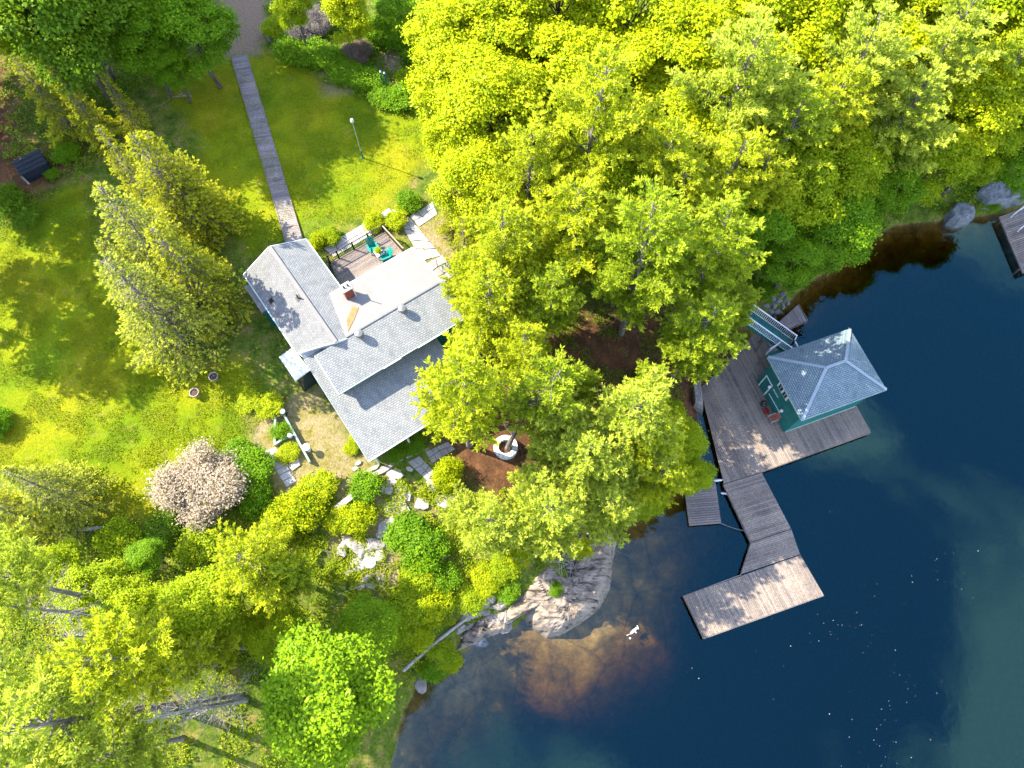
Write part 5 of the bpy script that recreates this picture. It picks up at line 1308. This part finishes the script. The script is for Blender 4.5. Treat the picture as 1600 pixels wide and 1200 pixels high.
# ------------------------------------------------------------------ trees
B_, W_, T_, S_, U_ = 'broad', 'pine', 'tall_pine', 'spruce', 'bush'
TREES = [
 # left spruces and the dark corner
 (S_, 280, 315, 12, 1.0, YEL, 'twiggy spruce of the left clump, farthest up beside the boardwalk lawn', 1),
 (S_, 243, 395, 13, 1.05, PAL, 'twiggy spruce in the middle of the left clump', 1),
 (S_, 250, 492, 12.5, 1.05, PAL, 'pale spruce of the left clump nearest the sunny lawn', 1),
 (S_, 207, 270, 8.5, 0.95, YEL, 'yellow-tipped spruce on the outer side of the left clump', 1),
 (S_, 215, 440, 8.8, 0.9, PAL, 'pale outer spruce of the left clump over the shaded lawn', 1),
 (S_, 140, 185, 9, .8, YEL, 'narrow yellow-tipped spruce in the upper left corner', 1),
 (S_, 85, 170, 9, .75, YEL, 'narrow green spruce in the upper left corner near the bin', 1),
 (S_, 200, 175, 7, .8, YEL, 'small yellow-tipped spruce below the dark hedge', 1),
 (S_, 292, 305, 11, 1.05, YEL, 'twiggy spruce of the left clump nearest the boardwalk'),
 (S_, 305, 440, 11.5, 1.05, YEL, 'twiggy spruce of the left clump nearest the house gable'),
 (B_, 215, 60, 10, .95, GRN, 'dark green broadleaf tree left of the dirt path, outer one'),
 (B_, 300, 45, 10, 1.0, GRN, 'dark green broadleaf tree beside the dirt path'),
 (B_, 262, 100, 7, 1.0, GRN, 'low dark green tree at the far end of the lawn'),
 (B_, 110, 20, 11, 1.0, DRK, 'dark broadleaf tree at the top edge left'),
 (B_, 20, 30, 11, .9, MID, 'broadleaf tree cut by the upper left corner'),
 # top centre
 (B_, 540, 25, 7, .95, YEL, 'loose yellow-green tree over the far flower border'),
 (B_, 455, 5, 8, .9, MID, 'green tree right of the dirt path at the top edge'),
 (B_, 620, 20, 5, 1.3, GRN, 'low dark green thicket by the white fence'),
 # the wood
 (B_, 712, 40, 13, .95, YEL, 'bright yellow-green tree at the left end of the wood, top edge'),
 (B_, 705, 125, 11.5, .95, YEL, 'bright yellow-green tree at the left end of the wood over the lawn'),
 (B_, 790, 60, 14, 1.0, YEL, 'yellow-green tree near the top edge left of the tall pine'),
 (B_, 770, 170, 13, .95, YEL, 'yellow-green tree inside the left part of the wood'),
 (B_, 870, 10, 15, 1.0, YEL, 'yellow-green tree at the top edge above the tall pine'),
 (B_, 985, 20, 15, 1.0, YEL, 'yellow-green tree at the top edge right of the tall pine'),
 (B_, 1065, 90, 15, 1.0, YEL, 'yellow-green tree between the two tallest pines'),
 (B_, 1210, 30, 15, 1.0, YEL, 'golden-green tree at the top edge in the middle of the wood'),
 (B_, 1225, 110, 14, 1.0, YEL, 'golden-green tree below the top edge in the middle of the wood'),
 (B_, 1300, 20, 15, 1.0, YEL, 'golden-green tree at the top edge left of the right-hand pines'),
 (B_, 1425, 10, 15, 1.0, YEL, 'yellow-green tree at the top edge among the right-hand pines'),
 (B_, 1545, 15, 15, 1.0, MID, 'green tree at the top edge near the right corner'),
 (B_, 705, 225, 9, .85, YEL, 'yellow-green tree overhanging the right side of the lawn'),
 (S_, 718, 330, 8, .85, YEL, 'fine yellow-green cedar by the patio'),
 (S_, 728, 400, 8, .8, YEL, 'fine yellow-green cedar by the corner of the flat roof'),
 (W_, 925, 205, 19, 1.0, YEL, 'tallest pine with its grey trunk showing in the middle of the wood'),
 (W_, 830, 270, 15, 1.0, YEL, 'plumed pine left of the tallest pine'),
 (W_, 1145, 150, 19, .95, PAL, 'tall pale pine with bare limbs right of the tallest pine'),
 (W_, 1030, 280, 16, 1.0, YEL, 'plumed pine below the tallest pine'),
 (W_, 1335, 120, 18, .95, PAL, 'tall pale pine in the right part of the wood'),
 (W_, 1465, 95, 18, 1.0, PAL, 'tall pale pine near the upper right corner'),
 (W_, 1400, 195, 16, .95, PAL, 'pale pine above the shore trees on the right'),
 (W_, 1560, 130, 16, .95, MID, 'green pine by the right edge of the view'),
 (W_, 1230, 225, 16, 1.0, MID, 'plumed pine in the middle of the right-hand wood'),
 (W_, 1130, 290, 16, 1.0, YEL, 'plumed pine with drooping bright tips above the boathouse trees'),
 (W_, 900, 360, 15, 1.05, YEL, 'plumed pine above the brown clearing'),
 (W_, 790, 390, 14, 1.05, YEL, 'plumed pine behind the end of the house'),
 (W_, 1010, 395, 19, .9, MID, 'plumed green pine right above the brown clearing'),
 (W_, 1115, 400, 17.5, .9, MID, 'green pine between clearing and boathouse stair'),
 (W_, 770, 475, 12.5, 1.05, YEL, 'pine hanging over the end of the shingle roof'),
 (W_, 858, 470, 12, .95, MID, 'green pine on the left side of the brown clearing'),
 (B_, 1235, 300, 12, .95, MID, 'green tree inside the wood above the shore'),
 (B_, 1320, 265, 12, 1.0, MID, 'green tree in the second row above the dark bay'),
 (B_, 1300, 360, 10, 1.0, GRN, 'deep green shore tree leaning over the dark bay'),
 (B_, 1240, 405, 8.5, .95, GRN, 'deep green shore tree above the plank platform'),
 (B_, 1180, 360, 10, .9, GRN, 'deep green tree behind the boathouse stair'),
 (B_, 1385, 295, 10, .95, GRN, 'green shore tree left of the rounded boulder'),
 (B_, 1450, 255, 10.5, .95, MID, 'green shore tree above the rounded boulder'),
 (B_, 1535, 235, 9.5, .95, MID, 'green shore tree above the neighbouring dock'),
 (B_, 1600, 225, 9.5, .95, GRN, 'deep green tree cut by the right edge above the dock'),
 (W_, 1090, 520, 14, .95, MID, 'green pine overhanging the dock left of the boathouse'),
 (W_, 1150, 480, 10, .8, MID, 'green pine over the head of the boathouse stair'),
 # middle
 (B_, 1060, 690, 7.5, .95, MID, 'green tree leaning over the dock and the float'),
 (W_, 985, 665, 14, 1.0, PAL, 'pale plumed pine on the point right of the white tree ring'),
 (W_, 915, 725, 12.5, 1.08, PAL, 'pale plumed pine in the centre of the point'),
 (W_, 850, 800, 11.5, 1.1, PAL, 'pale pine above the granite outcrop'),
 (W_, 770, 825, 11, 1.0, PAL, 'pale pine left of the granite outcrop'),
 (B_, 1000, 775, 5.5, 1.0, MID, 'small green tree at the water behind the outcrop'),
 (W_, 1030, 740, 10, 1.0, YEL, 'small yellow-green pine above the float'),
 (W_, 905, 605, 9, .8, MID, 'loose green pine below the brown clearing'),
 # fill of the wood
 (W_, 835, 770, 9.5, 1.0, PAL, 'pale pine just below the white tree ring'),
 (W_, 1015, 610, 10, .9, MID, 'green pine closing the right side of the brown clearing'),
 (B_, 1078, 742, 5.5, 1.0, MID, 'small green tree hanging over the slatted float'),
 (W_, 870, 655, 11, 1.0, PAL, 'pale pine between the white ring and the point'),
 (W_, 1020, 690, 12, 1.0, YEL, 'bright pine behind the dock tree'),
 (W_, 945, 790, 10, 1.1, PAL, 'pale pine hanging over the top of the outcrop'),
 (W_, 820, 560, 12, .9, YEL, 'bright pine right of the porch pine'),
 (W_, 730, 800, 7.5, 1.0, PAL, 'small pale pine at the left end of the point'),
 (B_, 882, 120, 13, 1.0, YEL, 'yellow-green tree behind the top of the tallest pine'),
 (B_, 985, 130, 13, 1.0, YEL, 'yellow-green tree right behind the tallest pine'),
 (B_, 745, 285, 10, 0.95, YEL, 'yellow-green tree filling the gap beyond the patio'),
 (B_, 1075, 205, 13, 0.95, YEL, 'yellow-green tree left of the pale bare-limbed pine'),
 (B_, 1150, 225, 12, 0.95, MID, 'green tree deep in the middle of the wood'),
 (W_, 1290, 190, 16, 1.0, YEL, 'yellow-green pine between the pale right-hand pines'),
 (B_, 1380, 110, 14, 0.95, YEL, 'yellow-green tree between the two tall pale pines'),
 (B_, 1500, 180, 13, 0.95, YEL, 'yellow-green tree below the upper right pines'),
 (B_, 1590, 90, 14, 0.95, YEL, 'yellow-green tree at the right edge near the top'),
 (W_, 1060, 330, 15, 1.0, YEL, 'yellow-green pine behind the boathouse trees'),
 (B_, 950, 300, 12, 0.9, MID, 'green tree hidden among the central pines'),
 (W_, 1180, 300, 14, 0.95, YEL, 'bright pine above the deep green stair tree'),
 (W_, 745, 440, 11, 0.9, YEL, 'bright pine brushing the corner of the shingle roof'),
 (B_, 820, 420, 10, 0.95, YEL, 'yellow-green tree left of the clearing pines'),
 (W_, 960, 765, 9, 1.0, PAL, 'small pale pine behind the outcrop'),
 (W_, 860, 690, 9, 0.85, PAL, 'loose pale pine right of the brown needle patch'),
 (B_, 320, 955, 8, 1.0, MID, 'green tree below the broad yellow-green pine'),
 (W_, 330, 1010, 9, 0.9, YEL, 'yellow-green pine left of the dark gap'),
 (B_, 430, 985, 6, 1.1, MID, 'low green tree above the oak, left'),
 (B_, 220, 960, 7, 1.0, MID, 'olive tree in the lower left wood'),
 # lower left
 (W_, 395, 880, 11, 1.05, YEL, 'broad yellow-green pine below the blossoming bush'),
 (W_, 455, 900, 9, .9, MID, 'green pine beside the heap of boulders'),
 (B_, 512, 1085, 12.5, 1.2, (.72, .98, .9, 1), 'big bright green oak at the waterside bottom'),
 (B_, 575, 985, 5.5, 1.2, (.72, .98, .9, 1), 'low bright green tree above the oak'),
 (T_, 50, 1130, 19, 1.1, PAL, 'tall bare-trunked pine with its crown in the lower left corner', 0, 1),
 (T_, 175, 1030, 17, 1.0, YEL, 'bare-trunked pine leaning out over the lower left thicket', 0, 1),
 (T_, -25, 900, 18, .9, PAL, 'bare-limbed pine at the left edge below the lawn', 0, 1),
 (W_, 245, 1010, 12, .95, YEL, 'yellow-green pine in the lower left wood'),
 (W_, 170, 1180, 14, 1.0, PAL, 'pale pine cut by the bottom edge'),
 (S_, 90, 770, 9, 1.0, PAL, 'thin pale hemlock at the lower edge of the sunny lawn', 1),
 (S_, 20, 800, 9, .9, YEL, 'thin yellow hemlock at the left edge below the sunny lawn', 1),
 (B_, 150, 930, 6, 1.2, MID, 'low olive thicket tree between lawn and lower left wood'),
 (B_, 85, 890, 5, 1.1, MID, 'low green thicket tree at the left edge'),
 (B_, 230, 870, 4, 1.2, GRN, 'low dark green tree below the lawn edge'),
]
for t in TREES:
    kind, px, py, h, wd, tone, lb = t[:7]
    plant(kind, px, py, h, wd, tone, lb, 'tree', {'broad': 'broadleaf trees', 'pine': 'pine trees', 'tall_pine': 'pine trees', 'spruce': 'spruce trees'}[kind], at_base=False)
# pine by the porch, foot on the brown ground, and the leaning pine in the ring
plant(W_, 735, 697, 16, 1.0, YEL, 'pine with thick bare trunk by the porch corner', 'tree', 'pine trees', at_base=True, var=3)
lp = G(790, 700)
wood, crn = make_pine(77, 12.5, 2.6, .55, 22, (3.6, 1.6))
tm, cm_ = proto(wood, crn, 'grey_bark')
e = empty('pine_tree', lp, 'leaning pine rising out of the white round ring', 'tree', 'pine trees')
for part, msh in (('trunk', tm), ('crown', cm_)): o = bpy.data.objects.new(part, msh); link(o, e); o.color = MID
# dead pines: bare grey trunks and limbs
def make_dead(seed, h, n):
    rng = np.random.default_rng(seed); wood = MB()
    def tr(t): return V(.15 * math.sin(4 * t + seed), .15 * math.cos(3 * t), -.5 + t * h)
    wood.tube([tr(t) for t in np.linspace(0, 1, 9)], [.2 * (1 - .9 * k / 8) + .012 for k in range(9)], 7, False)
    br_ = MB()
    for i in range(n):
        t = rng.uniform(.18, 1); b = tr(t); L_ = rng.uniform(.5, 2.3) * (1.15 - .6 * t); a = rng.uniform(0, 6.28)
        d = V(math.cos(a), math.sin(a), rng.uniform(-.2, .35)); e_ = b + d * L_; limb(br_, b, e_, .03, .008, rng, .08, 3, 3)
        for k in range(rng.integers(3, 8)):
            s_ = b + (e_ - b) * rng.uniform(.3, 1); limb(br_, s_, s_ + (d * .6 + rng.normal(size=3) * .6) * L_ * .35, .015, .004, rng, .12, 2, 3)
    return wood, br_
for i, (px, py, h_, n_, lb) in enumerate(((195, 968, 14, 60, 'dead grey pine with bare limbs reaching to the left edge'), (235, 1000, 10, 70, 'dead bare tree tangled in the lower left wood'), (380, 1098, 13, 80, 'dead pine trunk with brown twigs beside the oak'), (372, 1090, 9, 26, 'slim dead trunk with few twigs beside the oak'))):
    wd_, br_ = make_dead(200 + i, h_, n_); e = empty('dead_tree', G(px, py), lb, 'dead tree', 'dead trees'); e_o = V(*e.location)
    for nm_, mb_ in (('trunk', wd_), ('limbs', br_)):
        me_ = bpy.data.meshes.new(nm_); me_.from_pydata(mb_.v, [], mb_.f); me_.materials.append(MATS['dead_wood']); o = bpy.data.objects.new(nm_, me_); link(o, e)
# slim leaning trunk in the far border
wood, crn = make_broadleaf(88, 9, 1.8, .15, .35)
tm, cm_ = proto(wood, crn, 'grey_bark')
e = empty('slim_tree', G(564, 68), 'slim grey-trunked tree leaning in the far border', 'tree'); e.scale = (1, 1, 1.2)
for part, msh in (('trunk', tm), ('crown', cm_)): o = bpy.data.objects.new(part, msh); link(o, e); o.color = YEL
# trees standing left of the view; their shadows cross the lawn
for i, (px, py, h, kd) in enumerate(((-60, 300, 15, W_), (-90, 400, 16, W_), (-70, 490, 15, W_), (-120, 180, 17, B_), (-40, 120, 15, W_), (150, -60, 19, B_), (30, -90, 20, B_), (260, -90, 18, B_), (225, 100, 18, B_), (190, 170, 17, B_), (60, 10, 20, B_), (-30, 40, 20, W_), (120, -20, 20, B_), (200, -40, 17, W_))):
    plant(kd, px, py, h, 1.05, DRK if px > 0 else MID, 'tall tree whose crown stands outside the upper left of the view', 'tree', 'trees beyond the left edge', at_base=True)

# ------------------------------------------------------------------ bushes and border plants
BUSH = [
 (325, 765, 3.0, 'blossom', (1, 1, 1, 1), 'large pinkish blossoming bush on the lawn edge', 2.5),
 (398, 738, 1.7, U_, GRN, 'bright green bush right of the blossoming bush, upper', 1.5), (402, 775, 1.5, U_, GRN, 'bright green bush right of the blossoming bush, lower', 1.3), (380, 712, 1.3, U_, GRN, 'small green bush above the blossoming bush', 1.1),
 (470, 800, 1.9, U_, YEL, 'yellow-green bush left of the stone bench', 1.6), (495, 765, 1.5, U_, YEL, 'yellow-green bush above the stone bench', 1.1), (440, 815, 1.6, U_, YEL, 'yellow-green bush at the foot of the garden walk', 1.4),
 (575, 765, 1.3, U_, GRN, 'round green bush left of the flagstones', 1.2), (560, 812, 1.5, U_, YEL, 'yellow-green bush above the boulder heap', 1.1), (535, 815, 1.2, U_, YEL, 'small yellow-green bush above the left boulders', .9),
 (700, 743, 1.25, U_, YEL, 'small round bright bush beside the paved step', 1.5),
 (635, 835, 1.7, U_, GRN, 'leafy green bush below the flagstones, left', 1.2), (665, 865, 1.9, U_, GRN, 'leafy green bush below the flagstones, right', 1.3), (650, 900, 1.5, U_, MID, 'green bush right of the dry brush', 1.1), (690, 905, 1.4, U_, GRN, 'dark green bush under the pale pine', 1.0),
 (640, 950, 1.7, U_, MID, 'green bush above the bank log, left', 1.2), (675, 945, 1.7, U_, YEL, 'yellow-green bush above the bank log, right', 1.2), (620, 985, 1.6, U_, MID, 'green bush beside the oak on the bank', 1.2), (655, 990, 1.2, U_, YEL, 'small yellow-green bush above the bank log', .9),
 (690, 1022, 1.1, U_, MID, 'green waterside bush under the bank log, upper', .8), (675, 1045, 1.1, U_, GRN, 'green waterside bush under the bank log, lower', .8), (705, 1035, .8, U_, YEL, 'small bright waterside plant by the shore branch', .6),
 (868, 922, .6, U_, GRN, 'bright green plant growing on the outcrop', .6), (855, 935, .45, U_, GRN, 'tiny green plant on the outcrop, left', .45), (877, 962, .5, U_, YEL, 'mossy tuft in the crack of the outcrop', .3),
 (790, 888, 1.3, U_, MID, 'green bush above the tumbled shore stones, right', .9), (760, 905, 1.2, U_, YEL, 'yellow-green bush above the tumbled shore stones, left', .8), (735, 935, 1.2, U_, MID, 'green bush behind the tan ledge', .8), (810, 870, 1.0, U_, YEL, 'small yellow-green bush under the pale pines', .7),
 (920, 800, 1.5, U_, YEL, 'yellow-green bush on top of the outcrop', 1.0), (905, 860, 1.0, U_, YEL, 'small yellowish bush on the outcrop edge', .7), (790, 925, 1.0, U_, GRN, 'green bush left of the outcrop', .8),
 (500, 380, .9, U_, YEL, 'yellow-green bush between boardwalk end and deck', .9), (520, 372, .9, U_, MID, 'green bush against the deck railing, left', .9), (585, 352, 1.0, U_, YEL, 'bright bush against the deck railing, right', .9), (618, 350, 1.0, U_, YEL, 'bright bush at the deck corner', .9),
 (640, 320, 1.2, U_, GRN, 'green bush at the patio edge', .8), (630, 330, .7, U_, YEL, 'small yellow plant at the patio edge', .4),
 (480, 52, 1.8, 'blossom', (.55, .6, .8, 1), 'pale lilac bush in the far border, left', 1.5), (505, 40, 1.3, 'blossom', (.6, .65, .8, 1), 'pale lilac bush in the far border, upper', 1.3), (560, 88, 1.3, 'blossom', (.6, .55, .55, 1), 'pinkish bush in the far border, right', 1.2),
 (455, 85, 1.8, U_, GRN, 'dark green border bush by the path end', 1.2), (490, 92, 1.8, U_, GRN, 'dark green border bush below the lilac', 1.2), (520, 100, 1.7, U_, GRN, 'dark green border bush in mid border', 1.1), (545, 120, 1.5, U_, GRN, 'dark green border bush on the lawn edge', 1.0), (575, 130, 1.6, U_, GRN, 'dark green border bush left of the posts', 1.1),
 (600, 155, 1.5, U_, GRN, 'green border bush in front of the posts', .9), (635, 160, 1.8, U_, GRN, 'green border bush under the wood edge, left', 1.1), (665, 150, 1.8, U_, MID, 'green border bush under the wood edge, right', 1.2), (645, 130, 1.5, U_, MID, 'green border bush behind the posts', 1.0),
 (435, 50, 1.6, U_, MID, 'green border bush right of the dirt path', 1.3), (600, 60, 2.0, U_, GRN, 'dark green bush below the white fence, left', 1.2), (640, 65, 2.2, U_, GRN, 'dark green bush below the white fence, middle', 1.2), (665, 90, 2.0, U_, GRN, 'dark green bush below the white fence, right', 1.2),
 (425, 640, 1.1, U_, YEL, 'bright bush at the head of the raised bed', 1.0), (442, 676, .9, U_, GRN, 'green vegetables filling the raised bed', .6), (452, 710, .9, U_, YEL, 'yellow-green plants in the open bed', .5),
 (560, 682, .6, U_, YEL, 'small yellow plant below the shingle eave, upper', .4), (548, 700, .6, U_, YEL, 'small yellow plant below the shingle eave, lower', .4),
 (620, 705, 1.1, U_, GRN, 'shaded green plants under the porch eave, left', .5), (645, 695, 1.0, U_, GRN, 'shaded green plants under the porch eave, right', .5),
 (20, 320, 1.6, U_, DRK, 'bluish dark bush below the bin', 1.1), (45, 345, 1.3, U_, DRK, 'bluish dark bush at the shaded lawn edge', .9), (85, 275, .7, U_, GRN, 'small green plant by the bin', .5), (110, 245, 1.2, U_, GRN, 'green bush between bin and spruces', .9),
 (5, 665, 1.2, U_, GRN, 'green bush at the left edge of the sunny lawn', 1.2), (390, 630, 1.0, U_, YEL, 'yellow-green tuft on the lawn by the house', .5),
 (1010, 600, 1.2, U_, GRN, 'green undergrowth right of the brown clearing', .9), (1040, 640, 1.4, U_, MID, 'green undergrowth left of the dock', 1.0), (1195, 455, 1.0, U_, GRN, 'green bush above the stair stones', .8), (1545, 322, 1.0, U_, GRN, 'green bush on the bedrock bank', .7), (1580, 300, 1.4, U_, GRN, 'green bush above the bedrock bank', 1.0),
 (260, 830, 1.4, U_, DRK, 'dark bluish bush at the lower lawn edge', 1.0), (195, 850, 1.8, U_, MID, 'olive bush at the lower lawn edge', 1.2), (310, 850, 1.6, U_, MID, 'green bush under the blossoming bush', 1.1),
]
for px, py, rad, kd, tone, lb, hh in BUSH:
    q = plant(kd, px, py, hh, 1.0, tone, lb, 'bush', 'bushes', at_base=True)
    vr = {'bush': (1.0, 1.1, .9, 1.2), 'blossom': (1.0,)}[kd][(_cnt[kd] - 1) % len(KINDS[kd])]
    q.scale = (rad / vr * .85, rad / vr * .85, q.scale[2])

# ------------------------------------------------------------------ ground cover and pollen
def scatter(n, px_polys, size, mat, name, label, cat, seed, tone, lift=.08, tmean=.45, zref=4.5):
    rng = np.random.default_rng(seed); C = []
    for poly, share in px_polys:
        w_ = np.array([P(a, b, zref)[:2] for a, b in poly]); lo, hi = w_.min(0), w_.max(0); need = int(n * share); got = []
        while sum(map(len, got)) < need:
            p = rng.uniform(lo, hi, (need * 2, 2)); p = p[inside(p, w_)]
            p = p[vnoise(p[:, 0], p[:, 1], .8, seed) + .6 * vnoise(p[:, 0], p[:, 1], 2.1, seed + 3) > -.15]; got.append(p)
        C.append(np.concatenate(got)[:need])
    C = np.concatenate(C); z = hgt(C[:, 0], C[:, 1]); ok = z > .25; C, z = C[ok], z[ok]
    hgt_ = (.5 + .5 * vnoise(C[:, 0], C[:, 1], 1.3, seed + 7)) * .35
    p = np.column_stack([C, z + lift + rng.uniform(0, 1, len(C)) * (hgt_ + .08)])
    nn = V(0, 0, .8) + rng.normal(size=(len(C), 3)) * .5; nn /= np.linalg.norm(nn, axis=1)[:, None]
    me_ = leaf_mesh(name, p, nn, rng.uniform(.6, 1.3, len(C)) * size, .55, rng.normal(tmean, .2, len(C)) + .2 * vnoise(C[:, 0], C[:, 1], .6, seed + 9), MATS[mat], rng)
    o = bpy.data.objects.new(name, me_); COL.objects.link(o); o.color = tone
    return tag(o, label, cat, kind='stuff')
scatter(52000, [([(-30, 830), (250, 815), (420, 800), (560, 900), (640, 1060), (520, 1200), (-30, 1230)], .5), ([(430, 780), (560, 740), (720, 760), (780, 930), (650, 1060), (560, 960), (470, 880)], .38), ([(780, 760), (960, 740), (960, 830), (860, 880), (780, 900)], .12)],
        .085, 'broadleaf', 'ground_cover', 'low leafy ground cover over the wild bank and lower wood', 'ground cover', 71, (.95, .95, 1, 1))
scatter(26000, [([(415, 20), (560, 40), (680, 20), (690, 160), (640, 185), (560, 160), (450, 110)], .5), ([(-20, 20), (230, 20), (330, 100), (250, 140), (130, 300), (60, 330), (-20, 380)], .5)],
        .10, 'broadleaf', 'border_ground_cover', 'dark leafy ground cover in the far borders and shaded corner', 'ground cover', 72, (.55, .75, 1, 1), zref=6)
scatter(45000, [([(690, -30), (1640, -30), (1640, 290), (1400, 330), (1230, 440), (1150, 420), (900, 440), (720, 420), (690, 200)], 1)],
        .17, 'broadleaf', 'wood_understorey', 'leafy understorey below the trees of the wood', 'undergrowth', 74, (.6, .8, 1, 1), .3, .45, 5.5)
scatter(14000, [([(690, 420), (1000, 420), (1200, 430), (1150, 560), (1080, 720), (1000, 640), (980, 590), (900, 600), (720, 620)], 1)],
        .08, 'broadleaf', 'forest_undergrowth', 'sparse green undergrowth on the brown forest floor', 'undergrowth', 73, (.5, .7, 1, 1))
scatter(70000, [([(395, 95), (440, 92), (520, 140), (640, 185), (705, 180), (640, 290), (600, 335), (480, 372), (400, 400), (330, 330), (255, 140), (330, 108)], .35),
                ([(0, 372), (60, 330), (150, 300), (200, 520), (300, 570), (395, 565), (425, 620), (375, 705), (300, 725), (262, 805), (180, 822), (60, 770), (0, 745)], .65)],
        .05, 'broadleaf', 'grass_tufts', 'longer grass tufts and clover in the lawns', 'grass', 75, (.72, .72, 1, 1), -.02, .45, 6)
rng = np.random.default_rng(4)
pts = []
for cx, cy, sx, sy, n in ((1490, 900, 40, 40, 22), (1430, 1060, 40, 35, 22), (1370, 1160, 50, 30, 30), (1310, 980, 35, 30, 30), (1260, 780, 60, 60, 8), (1080, 1050, 120, 60, 12)):
    for _ in range(n): pts.append(P(cx + rng.normal() * sx, cy + rng.normal() * sy, .006))
pts = np.array(pts); nn = np.tile(V(0, 0, 1), (len(pts), 1))
me_ = leaf_mesh('floating_pollen', pts, nn, np.abs(rng.normal(.006, .012, len(pts))) + .010, .8, np.full(len(pts), .5), MATS['flagstone'], rng)
o = bpy.data.objects.new('floating_pollen', me_); COL.objects.link(o); tag(o, 'scattered white flecks drifting on the lake', 'flecks', kind='stuff')
